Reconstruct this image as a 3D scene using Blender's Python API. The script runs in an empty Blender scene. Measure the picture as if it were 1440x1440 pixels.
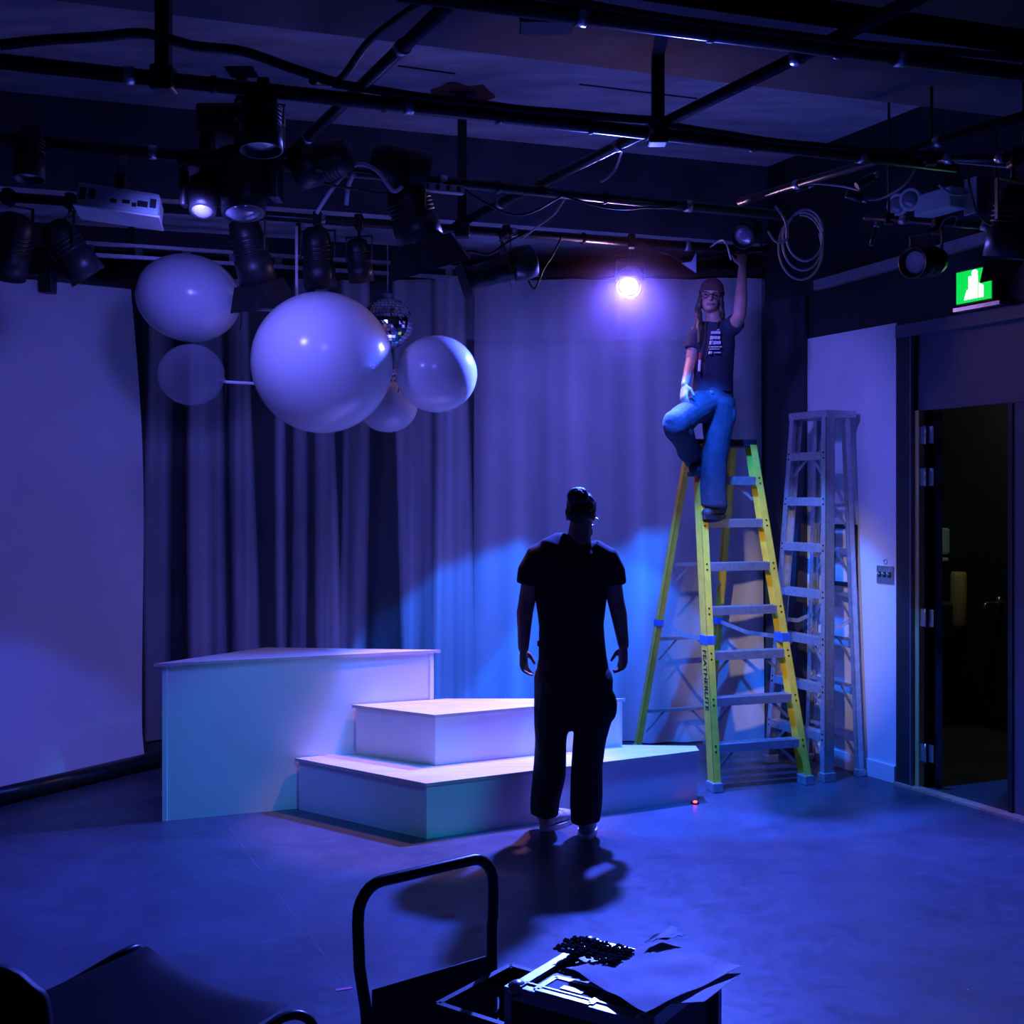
import bpy, bmesh, math, random
from mathutils import Vector, Matrix, noise
random.seed(7)
# ------------------------------------------------------------------ camera, world, lights, exposure
F = 1700.0            # focal length in pixels of the 1440 px frame
H = 1.85              # camera height
HOR = 700.0           # horizon row
CX = 720.0
SC = bpy.context.scene
COL = SC.collection
cam_d = bpy.data.cameras.new('camera'); cam = bpy.data.objects.new('camera', cam_d); COL.objects.link(cam)
cam.location = (0, 0, H); cam.rotation_euler = (math.pi/2, 0, 0)
cam_d.sensor_width = 36.0; cam_d.lens = 36.0*F/1440.0
cam_d.shift_y = (HOR-720.0)/1440.0
cam_d.clip_start = 0.05
SC.camera = cam
SC.view_settings.view_transform = 'Standard'
SC.view_settings.look = 'None'
SC.view_settings.exposure = 0.0
SC.view_settings.gamma = 1.0
SC.view_settings.use_curve_mapping = False

def P(x, y, D):       # pixel at depth D
    return Vector(((x-CX)/F*D, D, H+(HOR-y)/F*D))
def G(x, y, z=0.0):   # pixel on the horizontal plane z
    return P(x, y, (z-H)*F/(HOR-y))

W = bpy.data.worlds.new('world'); SC.world = W; W.use_nodes = True
W.node_tree.nodes['Background'].inputs[0].default_value = (0.08, 0.06, 0.42, 1)
W.node_tree.nodes['Background'].inputs[1].default_value = 0.045

def spot(name, loc, target, color, power, angle, blend=0.15, size=0.05):
    d = bpy.data.lights.new(name, 'SPOT'); d.color = color; d.energy = power
    d.spot_size = math.radians(angle); d.spot_blend = blend; d.shadow_soft_size = size
    o = bpy.data.objects.new(name, d); COL.objects.link(o); o.location = loc
    o.rotation_euler = (Vector(target)-Vector(loc)).to_track_quat('-Z', 'Y').to_euler()
    return o
LAMP = P(888, 397, 8.0)                # the lamp that shines towards the camera
# key lamp: blue back light over the dance floor
spot('key_lamp_light', LAMP+Vector((-0.035, -0.09, -0.02)), (0.45, 4.4, 0.0), (0.05, 0.10, 1.0), 2800, 106, 0.6, 0.05)
# lavender washes from the grid over curtain and backdrop
spot('lavender_wash_light', (-1.5, 5.7, 3.2), (-2.0, 8.9, 1.4), (0.135, 0.13, 1.0), 90, 118, 0.8, 0.10)
spot('lavender_wash_light.001', (0.75, 6.85, 3.3), (1.3, 9.0, 1.3), (0.145, 0.135, 1.0), 95, 108, 0.6, 0.10)
# azure washes, steep, cut off at chest height
spot('azure_wash_light', (0.35, 6.9, 3.35), (0.25, 8.2, 0.0), (0.004, 0.14, 1.0), 620, 60, 0.08, 0.05)
spot('azure_wash_light.001', (1.05, 7.0, 3.35), (1.32, 8.3, 0.0), (0.004, 0.14, 1.0), 600, 59, 0.08, 0.05)
spot('azure_wash_light.002', (-0.5, 7.7, 3.4), (-0.62, 8.32, 0.0), (0.005, 0.13, 1.0), 260, 32, 0.15, 0.05)
spot('azure_wash_light.003', (-2.7, 5.6, 3.3), (-2.9, 6.15, 0.0), (0.02, 0.085, 1.0), 120, 74, 0.2, 0.05)
# front bar: soft lavender on the balloons, teal on the platforms
spot('balloon_light', (-0.6, 4.75, 3.3), (-1.1, 7.1, 2.62), (0.125, 0.13, 1.0), 44, 46, 0.6, 0.20)
spot('teal_front_light', (1.9, 3.3, 3.40), (-1.15, 6.75, 0.22), (0.004, 0.32, 0.66), 360, 22, 0.5, 0.04)
# pink top light over the platforms
spot('pink_top_light', (0.28, 7.35, 3.40), (-0.32, 7.05, 0.3), (1.0, 0.36, 0.62), 340, 39, 0.5, 0.05)
# warm fill added to brighten the yellow ladder
spot('ladder_fill_light', (0.2, 3.9, 3.40), (1.72, 7.9, 1.25), (1.0, 0.78, 0.70), 360, 21, 0.8, 0.05)
# ------------------------------------------------------------------ helpers
WL = {}
def rot_to(d):
    return Vector(d).normalized().to_track_quat('Z', 'Y').to_matrix()
class MB:
    def __init__(s): s.v = []; s.f = []; s.mi = []; s.cur = 0; s.smooth = False; s.sm = []
    def add(s, vs, fs, smooth=False):
        b = len(s.v); s.v += [Vector(v) for v in vs]
        for f in fs: s.f.append([b+i for i in f]); s.mi.append(s.cur); s.sm.append(smooth)
        return s
    def box(s, c, size, R=None, bev=0.0):
        c = Vector(c); hx, hy, hz = [q/2 for q in size]; R = R or Matrix.Identity(3)
        if bev <= 0:
            pts = [(x, y, z) for z in (-hz, hz) for y in (-hy, hy) for x in (-hx, hx)]
            vs = [c+R@Vector(p) for p in pts]
            return s.add(vs, [(0,2,3,1),(4,5,7,6),(0,1,5,4),(2,6,7,3),(0,4,6,2),(1,3,7,5)])
        bm = bmesh.new(); bmesh.ops.create_cube(bm, size=1.0)
        for v in bm.verts: v.co = Vector((v.co.x*size[0], v.co.y*size[1], v.co.z*size[2]))
        bmesh.ops.bevel(bm, geom=bm.edges[:], offset=bev, segments=2, affect='EDGES', profile=0.5)
        bm.verts.ensure_lookup_table()
        vs = [c+R@v.co for v in bm.verts]; fs = [[v.index for v in f.verts] for f in bm.faces]
        bm.free(); return s.add(vs, fs)
    def bar(s, a, b, w, h, up=(0, 0, 1), bev=0.0):    # rectangular bar from a to b, w across, h along up
        a = Vector(a); b = Vector(b); d = (b-a); L = d.length; d.normalize()
        x = d.cross(Vector(up)); 
        if x.length < 1e-4: x = d.cross(Vector((0, 1, 0)))
        x.normalize(); z = x.cross(d).normalized()
        R = Matrix((x, d, z)).transposed()
        return s.box((a+b)/2, (w, L, h), R, bev)
    def loft(s, rings, cap=True, closed=True, smooth=True):
        n = len(rings[0]); b = len(s.v); fs = []
        vs = [p for r in rings for p in r]
        for i in range(len(rings)-1):
            for j in range(n if closed else n-1):
                k = (j+1) % n
                fs.append((i*n+j, i*n+k, (i+1)*n+k, (i+1)*n+j))
        s.add(vs, fs, smooth)
        if cap:
            m = (len(rings)-1)*n
            s.f.append([b+j for j in range(n)][::-1]); s.mi.append(s.cur); s.sm.append(False)
            s.f.append([b+m+j for j in range(n)]); s.mi.append(s.cur); s.sm.append(False)
        return s
    def cyl(s, a, b, r0, r1=None, n=16, cap=True, smooth=True):
        a = Vector(a); b = Vector(b); r1 = r0 if r1 is None else r1
        R = rot_to(b-a)
        rg = lambda c, r: [c+R@Vector((r*math.cos(t*2*math.pi/n), r*math.sin(t*2*math.pi/n), 0)) for t in range(n)]
        return s.loft([rg(a, r0), rg(b, r1)], cap, True, smooth)
    def lathe(s, o, d, prof, n=20, cap=True):       # prof: (radius, distance along d)
        o = Vector(o); R = rot_to(d)
        rings = [[o+R@Vector((r*math.cos(t*2*math.pi/n), r*math.sin(t*2*math.pi/n), h)) for t in range(n)] for r, h in prof]
        return s.loft(rings, cap, True, True)
    def tube(s, pts, r, n=8, cap=True):
        pts = [Vector(p) for p in pts]; rings = []
        N = None
        for i, p in enumerate(pts):
            t = (pts[min(i+1, len(pts)-1)]-pts[max(i-1, 0)])
            if t.length < 1e-7: t = Vector((0, 0, 1))
            t.normalize()
            if N is None:
                N = t.cross(Vector((0.123, 0.35, 0.93)))
                if N.length < 1e-3: N = t.cross(Vector((1, 0, 0)))
            N = (N-t*N.dot(t)); N.normalize(); B = t.cross(N)
            rr = r[i] if isinstance(r, (list, tuple)) else r
            rings.append([p+(N*math.cos(k*2*math.pi/n)+B*math.sin(k*2*math.pi/n))*rr for k in range(n)])
        return s.loft(rings, cap, True, True)
    def prism(s, poly, z0, z1):
        n = len(poly); vs = [Vector((p[0], p[1], z0)) for p in poly]+[Vector((p[0], p[1], z1)) for p in poly]
        fs = [tuple(range(n))[::-1], tuple(range(n, 2*n))]+[(i, (i+1) % n, n+(i+1) % n, n+i) for i in range(n)]
        return s.add(vs, fs)
    def plate(s, poly, nrm):                         # thick polygon: poly (3D points) extruded by nrm
        n = len(poly); nrm = Vector(nrm); poly = [Vector(p) for p in poly]
        vs = poly+[p+nrm for p in poly]
        fs = [tuple(range(n))[::-1], tuple(range(n, 2*n))]+[(i, (i+1) % n, n+(i+1) % n, n+i) for i in range(n)]
        return s.add(vs, fs)
    def ell(s, c, rad, n=20, m=12, R=None):
        c = Vector(c); R = R or Matrix.Identity(3)
        rings = []
        for i in range(1, m):
            t = math.pi*i/m
            rings.append([c+R@Vector((rad[0]*math.sin(t)*math.cos(2*math.pi*j/n), rad[1]*math.sin(t)*math.sin(2*math.pi*j/n), -rad[2]*math.cos(t))) for j in range(n)])
        b = len(s.v); s.loft(rings, False)
        e = len(s.v); s.v += [c+R@Vector((0, 0, -rad[2])), c+R@Vector((0, 0, rad[2]))]
        last = b+(m-2)*n
        for j in range(n):
            s.f.append([e, b+(j+1) % n, b+j]); s.mi.append(s.cur); s.sm.append(True)
            s.f.append([e+1, last+j, last+(j+1) % n]); s.mi.append(s.cur); s.sm.append(True)
        return s
    def limb(s, pts, radii, flat=1.0, ref=(0, 1, 0), n=16, e0=True, e1=True):   # closed rounded chain; flat scales radius along ref
        pts = [Vector(p) for p in pts]; ref = Vector(ref).normalized(); rings = []
        P2, R2 = [], []
        d0 = (pts[0]-pts[1]).normalized(); d1 = (pts[-1]-pts[-2]).normalized()
        for a in ((80, 50, 25) if e0 else ()): P2.append(pts[0]+d0*radii[0]*math.sin(math.radians(a))*0.8); R2.append(radii[0]*math.cos(math.radians(a)))
        P2 += pts; R2 += list(radii)
        for a in ((25, 50, 80) if e1 else ()): P2.append(pts[-1]+d1*radii[-1]*math.sin(math.radians(a))*0.8); R2.append(radii[-1]*math.cos(math.radians(a)))
        for i, p in enumerate(P2):
            t = (P2[min(i+1, len(P2)-1)]-P2[max(i-1, 0)]).normalized()
            B = ref-t*ref.dot(t)
            if B.length < 1e-3: B = Vector((1, 0, 0))-t*t.x
            B.normalize(); A = B.cross(t)
            fl = flat
            rings.append([p+A*math.cos(k*2*math.pi/n)*R2[i]+B*math.sin(k*2*math.pi/n)*R2[i]*fl for k in range(n)])
        return s.loft(rings, True)
    def mesh(s, name, mats, off):
        me = bpy.data.meshes.new(name)
        me.from_pydata([v-off for v in s.v], [], s.f)
        for m in mats: me.materials.append(m)
        me.polygons.foreach_set('material_index', s.mi)
        me.polygons.foreach_set('use_smooth', s.sm)
        bm = bmesh.new(); bm.from_mesh(me); bmesh.ops.recalc_face_normals(bm, faces=bm.faces); bm.to_mesh(me); bm.free()
        me.update(); return me
    def build(s, name, mat, parent=None, base=None, label=None):
        mats = mat if isinstance(mat, (list, tuple)) else [mat]
        if parent is not None: off = WL[parent.name]
        elif base is not None: off = Vector(base)
        else:
            xs = [v.x for v in s.v]; ys = [v.y for v in s.v]; zs = [v.z for v in s.v]
            off = Vector(((min(xs)+max(xs))/2, (min(ys)+max(ys))/2, min(zs)))
        o = bpy.data.objects.new(name, s.mesh(name, mats, off)); COL.objects.link(o)
        if parent is not None: o.parent = parent
        else: o.location = off
        WL[o.name] = off
        if label: o['label'] = label
        return o
def tag(o, label=None, cat=None, group=None, kind=None):
    if label: o['label'] = label
    if cat: o['category'] = cat
    if group: o['group'] = group
    if kind: o['kind'] = kind
    return o
def thing(name, loc, label, cat, group=None):
    o = bpy.data.objects.new(name, None); COL.objects.link(o); o.location = loc; o.empty_display_size = 0.1
    WL[o.name] = Vector(loc); return tag(o, label, cat, group)
def structure(o): o['kind'] = 'structure'; return o
def remesh(mb, voxel, smooth=4, wrinkle=0.0, wscale=9.0, seed=0):
    """union of closed pieces into one continuous skin -> MB"""
    me = mb.mesh('tmp', [], Vector((0, 0, 0))); o = bpy.data.objects.new('tmp', me); COL.objects.link(o)
    m = o.modifiers.new('r', 'REMESH'); m.mode = 'VOXEL'; m.voxel_size = voxel; m.use_smooth_shade = True
    if smooth:
        k = o.modifiers.new('s', 'SMOOTH'); k.factor = 0.5; k.iterations = smooth
    dg = bpy.context.evaluated_depsgraph_get(); ev = o.evaluated_get(dg)
    m2 = bpy.data.meshes.new_from_object(ev)
    r = MB()
    vs = [v.co.copy() for v in m2.vertices]
    if wrinkle:
        ns = [v.normal.copy() for v in m2.vertices]
        vs = [p+n*wrinkle*noise.noise(Vector((p.x*wscale*1.3+seed, p.y*wscale*1.3, p.z*wscale*0.7+p.x*4))) for p, n in zip(vs, ns)]
    r.add(vs, [list(p.vertices) for p in m2.polygons], True)
    bpy.data.objects.remove(o); bpy.data.meshes.remove(me); bpy.data.meshes.remove(m2)
    return r
def smooth_path(pts, k=6):
    pts = [Vector(p) for p in pts]; out = []
    for i in range(len(pts)-1):
        p0 = pts[max(i-1, 0)]; p1 = pts[i]; p2 = pts[i+1]; p3 = pts[min(i+2, len(pts)-1)]
        for j in range(k):
            t = j/k
            out.append(0.5*((2*p1)+(p2-p0)*t+(2*p0-5*p1+4*p2-p3)*t*t+(3*p1-p0-3*p2+p3)*t**3))
    out.append(pts[-1]); return out
# ------------------------------------------------------------------ materials
def mat(name, col, rough=0.6, metal=0.0, nscale=12.0, nvar=0.12, bump=0.0, bscale=60.0, spec=0.5, coat=0.0, sheen=0.0, stretch=None, alpha=None):
    m = bpy.data.materials.new(name); m.use_nodes = True; nt = m.node_tree; b = nt.nodes['Principled BSDF']
    tc = nt.nodes.new('ShaderNodeTexCoord'); src = tc.outputs['Object']
    if stretch:
        mp = nt.nodes.new('ShaderNodeMapping'); mp.inputs['Scale'].default_value = stretch
        nt.links.new(src, mp.inputs[0]); src = mp.outputs[0]
    nz = nt.nodes.new('ShaderNodeTexNoise'); nz.inputs['Scale'].default_value = nscale; nz.inputs['Detail'].default_value = 5
    nt.links.new(src, nz.inputs['Vector'])
    cr = nt.nodes.new('ShaderNodeValToRGB'); c = Vector(col)
    cr.color_ramp.elements[0].position = 0.3; cr.color_ramp.elements[1].position = 0.7
    cr.color_ramp.elements[0].color = tuple(c*(1-nvar))+(1,); cr.color_ramp.elements[1].color = tuple(min(1, q*(1+nvar)) for q in c)+(1,)
    nt.links.new(nz.outputs['Fac'], cr.inputs[0]); nt.links.new(cr.outputs[0], b.inputs['Base Color'])
    b.inputs['Roughness'].default_value = rough; b.inputs['Metallic'].default_value = metal
    b.inputs['Specular IOR Level'].default_value = spec; b.inputs['Coat Weight'].default_value = coat
    b.inputs['Sheen Weight'].default_value = sheen
    if bump:
        n2 = nt.nodes.new('ShaderNodeTexNoise'); n2.inputs['Scale'].default_value = bscale; n2.inputs['Detail'].default_value = 4
        nt.links.new(src, n2.inputs['Vector'])
        bp = nt.nodes.new('ShaderNodeBump'); bp.inputs['Strength'].default_value = bump; bp.inputs['Distance'].default_value = 0.01
        nt.links.new(n2.outputs['Fac'], bp.inputs['Height']); nt.links.new(bp.outputs[0], b.inputs['Normal'])
    return m
def emit(name, col, s):
    m = bpy.data.materials.new(name); m.use_nodes = True; nt = m.node_tree; b = nt.nodes['Principled BSDF']
    b.inputs['Base Color'].default_value = (0.02, 0.02, 0.02, 1)
    b.inputs['Emission Color'].default_value = tuple(col)+(1,); b.inputs['Emission Strength'].default_value = s
    return m
M = {}
M['white_paint'] = mat('white_paint', (0.80, 0.80, 0.80), 0.38, bump=0.05, bscale=30, nvar=0.03, nscale=4)
M['plywood'] = mat('plywood', (0.66, 0.55, 0.46), 0.6, nscale=3, nvar=0.12, bump=0.06, stretch=(1, 6, 1))
M['drywall'] = mat('drywall', (0.78, 0.78, 0.80), 0.65, nvar=0.03, nscale=5, bump=0.04)
M['black_wall'] = mat('black_wall', (0.018, 0.018, 0.022), 0.6, nvar=0.2, bump=0.08)
M['navy_panel'] = mat('navy_panel', (0.10, 0.11, 0.15), 0.45, nvar=0.06)
M['concrete'] = mat('concrete', (0.50, 0.47, 0.47), 0.85, nscale=2.2, nvar=0.28, bump=0.3, bscale=18, stretch=(1, 3, 1))
M['black_metal'] = mat('black_metal', (0.018, 0.018, 0.02), 0.42, nvar=0.2, bump=0.03)
M['pipe_metal'] = mat('pipe_metal', (0.05, 0.05, 0.055), 0.32, 0.6, nvar=0.3, nscale=20)
M['dark_rubber'] = mat('dark_rubber', (0.012, 0.012, 0.013), 0.55, nvar=0.2)
M['aluminium'] = mat('aluminium', (0.62, 0.63, 0.65), 0.34, 0.75, nscale=30, nvar=0.14, bump=0.05, bscale=90)
M['steel'] = mat('steel', (0.55, 0.56, 0.58), 0.28, 0.9, nscale=30, nvar=0.1)
M['lens'] = mat('lens', (0.30, 0.30, 0.36), 0.12, 0.3, nvar=0.05, spec=0.9)
M['reflector'] = mat('reflector', (0.80, 0.80, 0.82), 0.25, 0.8, nvar=0.05)
M['fibreglass'] = mat('fibreglass', (1.0, 0.66, 0.05), 0.5, nscale=14, nvar=0.16, bump=0.08, bscale=50)
M['label_blue'] = mat('label_blue', (0.05, 0.16, 0.60), 0.5)
M['ink'] = mat('ink', (0.01, 0.01, 0.01), 0.6)
M['red_mark'] = mat('red_mark', (0.7, 0.03, 0.03), 0.6)
M['skin'] = mat('skin', (0.42, 0.22, 0.17), 0.5, nscale=20, nvar=0.10, bump=0.05)
M['black_cotton'] = mat('black_cotton', (0.012, 0.012, 0.015), 0.9, nscale=30, nvar=0.2, bump=0.15, bscale=160, sheen=0.0)
M['navy_cotton'] = mat('navy_cotton', (0.02, 0.024, 0.05), 0.9, nscale=30, nvar=0.2, bump=0.15, bscale=160, sheen=0.0)
M['work_trousers'] = mat('work_trousers', (0.028, 0.038, 0.07), 0.9, nscale=20, nvar=0.25, bump=0.2, bscale=140, sheen=0.0)
M['black_trousers'] = mat('black_trousers', (0.012, 0.012, 0.015), 0.9, nscale=30, nvar=0.2, bump=0.15, bscale=160, sheen=0.0)
M['hair_dark'] = mat('hair_dark', (0.03, 0.018, 0.014), 0.5, nscale=60, nvar=0.5, bump=0.5, bscale=120, stretch=(1, 1, 0.2))
M['beanie'] = mat('beanie', (0.10, 0.035, 0.035), 0.95, nscale=60, nvar=0.2, bump=0.4, bscale=120)
M['shoe_white'] = mat('shoe_white', (0.70, 0.70, 0.72), 0.6, nvar=0.08)
M['shoe_dark'] = mat('shoe_dark', (0.05, 0.05, 0.07), 0.6, nvar=0.2)
M['shoe_grey'] = mat('shoe_grey', (0.34, 0.33, 0.36), 0.7, nscale=25, nvar=0.4)
M['lip'] = mat('lip', (0.36, 0.14, 0.13), 0.5)
M['print_white'] = mat('print_white', (0.8, 0.8, 0.85), 0.6, nvar=0.02)
M['paper'] = mat('paper', (0.72, 0.70, 0.74), 0.7, nvar=0.04, nscale=3)
M['paper_worn'] = mat('paper_worn', (0.62, 0.60, 0.62), 0.75, nvar=0.22, nscale=9, bump=0.1)
M['tape_red'] = mat('tape_red', (1.0, 0.14, 0.32), 0.6)
M['wood_strip'] = mat('wood_strip', (0.62, 0.33, 0.22), 0.6, nscale=6, nvar=0.25, stretch=(1, 8, 1))
M['jamb_warm_lit'] = mat('jamb_warm_lit', (0.60, 0.45, 0.16), 0.55, nscale=6, nvar=0.15, stretch=(8, 8, 1))  # warm light on the hinge jamb put into the colour; dispenser tube shares it
M['plastic_white'] = mat('plastic_white', (0.72, 0.74, 0.74), 0.45, nvar=0.03)
M['plastic_black'] = mat('plastic_black', (0.015, 0.015, 0.017), 0.35, nvar=0.2)
M['upholstery'] = mat('upholstery', (0.004, 0.004, 0.006), 0.55, spec=0.25, nvar=0.2, bump=0.1, bscale=200)
M['net'] = mat('net', (0.01, 0.01, 0.014), 1.0, spec=0.05)
M['laminate'] = mat('laminate', (0.03, 0.032, 0.04), 0.4, nvar=0.2, bump=0.05)
M['seam'] = mat('seam', (0.12, 0.125, 0.15), 0.5, nscale=8, nvar=0.6)
M['rod_white'] = mat('rod_white', (0.8, 0.8, 0.82), 0.4)
M['drape_black'] = mat('drape_black', (0.030, 0.030, 0.042), 0.95, nvar=0.2, nscale=4, bump=0.1, sheen=0.2)
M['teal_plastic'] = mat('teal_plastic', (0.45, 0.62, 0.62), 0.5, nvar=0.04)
M['mirror'] = mat('mirror', (0.9, 0.9, 0.92), 0.06, 1.0, nvar=0.02)
M['cable_white'] = mat('cable_white', (0.55, 0.55, 0.58), 0.5, nvar=0.05)
M['flag_blue_lit'] = mat('flag_blue_lit', (0.35, 0.40, 0.55), 0.4, 0.2)  # blue light falling on the plate is put into its colour
M['lamp_glow'] = emit('lamp_glow', (1.0, 0.50, 0.95), 340)
M['led_red'] = emit('led_red', (1.0, 0.05, 0.03), 6)
M['exit_green'] = emit('exit_green', (0.0, 1.0, 0.10), 0.75)
M['exit_white'] = emit('exit_white', (0.65, 1.0, 0.80), 2.2)
# glossy latex balloons
def latex(name, col, trans, rough=0.22):
    m = mat(name, col, rough, nvar=0.015, nscale=2, coat=0.15, spec=0.35)
    b = m.node_tree.nodes['Principled BSDF']; b.inputs['Coat Roughness'].default_value = 0.05
    if trans:
        nt = m.node_tree; out = nt.nodes['Material Output']
        mix = nt.nodes.new('ShaderNodeMixShader'); tr = nt.nodes.new('ShaderNodeBsdfTransparent')
        lw = nt.nodes.new('ShaderNodeLayerWeight'); lw.inputs['Blend'].default_value = 0.25
        mr = nt.nodes.new('ShaderNodeMapRange'); mr.inputs['To Min'].default_value = 1-trans; mr.inputs['To Max'].default_value = 0.6
        nt.links.new(lw.outputs['Facing'], mr.inputs['Value']); nt.links.new(mr.outputs[0], mix.inputs[0])
        nt.links.new(tr.outputs[0], mix.inputs[1]); nt.links.new(b.outputs[0], mix.inputs[2]); nt.links.new(mix.outputs[0], out.inputs[0])
    return m
M['latex_white'] = latex('latex_white', (0.72, 0.72, 0.74), 0)
M['latex_pale'] = latex('latex_pale', (0.52, 0.54, 0.60), 0.0)
M['latex_clear'] = latex('latex_clear', (0.5, 0.51, 0.6), 0.90, 0.05)
# backdrop paper and sheer curtain let light through
def cloth(name, col, rough=0.9, attr=None):
    m = mat(name, col, rough, nvar=0.04, nscale=3, bump=0.06, bscale=220)
    nt = m.node_tree; b = nt.nodes['Principled BSDF']; out = nt.nodes['Material Output']
    if attr:
        at = nt.nodes.new('ShaderNodeAttribute'); at.attribute_name = attr
        mix = nt.nodes.new('ShaderNodeMixShader'); tr = nt.nodes.new('ShaderNodeBsdfTransparent')
        nt.links.new(at.outputs['Fac'], mix.inputs[0]); nt.links.new(tr.outputs[0], mix.inputs[1])
        nt.links.new(b.outputs[0], mix.inputs[2]); nt.links.new(mix.outputs[0], out.inputs[0])
    return m
M['backdrop'] = cloth('backdrop', (0.80, 0.79, 0.80), 0.8)
M['sheer'] = cloth('sheer', (0.74, 0.73, 0.75), 0.9, 'dens')
# dance floor vinyl: black, satin, scuffed
def vinyl():
    m = mat('vinyl_floor', (0.065, 0.072, 0.095), 0.34, nscale=3.0, nvar=0.25, bump=0.05, bscale=25)
    nt = m.node_tree; b = nt.nodes['Principled BSDF']; tc = nt.nodes['Texture Coordinate']
    cr = [n for n in nt.nodes if n.type == 'VALTORGB'][0]
    nz = nt.nodes.new('ShaderNodeTexNoise'); nz.inputs['Scale'].default_value = 9; nz.inputs['Detail'].default_value = 8; nz.inputs['Roughness'].default_value = 0.7
    nz.inputs['Distortion'].default_value = 1.2
    nt.links.new(tc.outputs['Object'], nz.inputs['Vector'])
    mp = nt.nodes.new('ShaderNodeMapRange'); mp.inputs['From Min'].default_value = 0.3; mp.inputs['From Max'].default_value = 0.7
    mp.inputs['To Min'].default_value = 0.30; mp.inputs['To Max'].default_value = 0.52
    nt.links.new(nz.outputs['Fac'], mp.inputs[0]); nt.links.new(mp.outputs[0], b.inputs['Roughness'])
    # chalky scuffs
    w = nt.nodes.new('ShaderNodeTexNoise'); w.inputs['Scale'].default_value = 3.5; w.inputs['Detail'].default_value = 9; w.inputs['Distortion'].default_value = 3.0
    mpp = nt.nodes.new('ShaderNodeMapping'); mpp.inputs['Scale'].default_value = (1, 6, 1); mpp.inputs['Rotation'].default_value = (0, 0, 0.9)
    nt.links.new(tc.outputs['Object'], mpp.inputs[0]); nt.links.new(mpp.outputs[0], w.inputs['Vector'])
    r2 = nt.nodes.new('ShaderNodeMapRange'); r2.inputs['From Min'].default_value = 0.60; r2.inputs['From Max'].default_value = 0.76; r2.inputs['To Max'].default_value = 0.5
    nt.links.new(w.outputs['Fac'], r2.inputs[0])
    mx = nt.nodes.new('ShaderNodeMixRGB'); mx.inputs[2].default_value = (0.16, 0.17, 0.2, 1)
    nt.links.new(r2.outputs[0], mx.inputs[0]); nt.links.new(cr.outputs[0], mx.inputs[1]); vo = nt.nodes.new('ShaderNodeTexVoronoi'); vo.inputs['Scale'].default_value = 2.4
    nt.links.new(tc.outputs['Object'], vo.inputs['Vector'])
    lt_ = nt.nodes.new('ShaderNodeMath'); lt_.operation = 'LESS_THAN'; lt_.inputs[1].default_value = 0.013
    nt.links.new(vo.outputs['Distance'], lt_.inputs[0])
    m3 = nt.nodes.new('ShaderNodeMixRGB'); m3.inputs[2].default_value = (0.5, 0.5, 0.5, 1)
    nt.links.new(lt_.outputs[0], m3.inputs[0]); nt.links.new(mx.outputs[0], m3.inputs[1]); nt.links.new(m3.outputs[0], b.inputs['Base Color'])
    return m
M['vinyl'] = vinyl()
# ------------------------------------------------------------------ the room
R0 = G(1265, 1102); RD = Vector((-820/F, 1, 0)).normalized(); RN = Vector((-RD.y, RD.x, 0))   # right wall: along, inward normal
def Wp(x, y, inset=0.0):                      # pixel on the right wall (moved inset metres into the room)
    c = Vector((0, 0, H)); d = Vector(((x-CX)/F, 1, (HOR-y)/F)); o = R0+RN*inset
    t = (o-c).dot(RN)/d.dot(RN); return c+d*t
def ws(x): return (Wp(x, 900)-R0).dot(RD)
def RW(s, z, inset=0.0): v = R0+RD*s+RN*inset; return Vector((v.x, v.y, z))
def wallbox(mb, s0, s1, z0, z1, i0, i1):      # box on the right wall; i = distance into the room
    q = [RW(s0, 0, i0), RW(s1, 0, i0), RW(s1, 0, i1), RW(s0, 0, i1)]
    return mb.prism(q, z0, z1)
CZ = 4.33                                    # concrete ceiling
S_FAR = (9.75-R0.y)/RD.y
S_J, S_D0, S_D1 = ws(1264), ws(1284), ws(1416)
Z_FR = Wp(1283, 462).z; Z_TR = Wp(1290, 577).z
# floor: screed with vinyl dance floor rolls laid along the seams
floor = structure(MB().prism([(-6, -1.5), (6.5, -1.5), (6.5, 12.5), (-6, 12.5)], -0.12, -0.004).build('floor', M['black_metal']))
sd = (G(340, 1190)-G(490, 1390)).normalized(); sn = Vector((sd.y, -sd.x, 0)); s0 = G(885, 1168)
for k in range(-3, 3):
    a = s0+sn*(k*2.03+0.0005); b = s0+sn*((k+1)*2.03-0.0005)
    q = []
    for o in (a, b):
        t0 = (-0.6-o.y)/sd.y; t1 = (9.75-o.y)/sd.y
        q.append((o+sd*t0, o+sd*t1))
    poly = [q[0][0], q[1][0], q[1][1], q[0][1]]
    MB().prism(poly, -0.004, 0.0).build('vinyl_roll', M['vinyl'], floor)
    MB().bar(Vector((q[0][0].x, q[0][0].y, 0.0004)), Vector((q[0][1].x, q[0][1].y, 0.0004)), 0.005, 0.0006).build('seam_strip', M['seam'], floor)
ceiling = structure(MB().prism([(-6, -1.5), (6.5, -1.5), (6.5, 11), (-6, 11)], CZ, CZ+0.15).build('ceiling', M['concrete']))
U = Vector((1, 0.335, 0)).normalized(); UN = Vector((-U.y, U.x, 0))      # direction of the grid pipes; towards the back
def beam(name, o, a, b, depth, z0, mats):
    o = Vector((o.x, o.y, 0)); q = [o+U*a, o+U*b, o+U*b+UN*depth, o+U*a+UN*depth]
    mb = MB(); n = 4
    vs = [Vector((p.x, p.y, z0)) for p in q]+[Vector((p.x, p.y, CZ)) for p in q]
    mb.add(vs, [(i, (i+1) % n, n+(i+1) % n, n+i) for i in range(n)]); mb.cur = 1; mb.add(vs, [(3, 2, 1, 0)])
    return structure(mb.build(name, mats))
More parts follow.
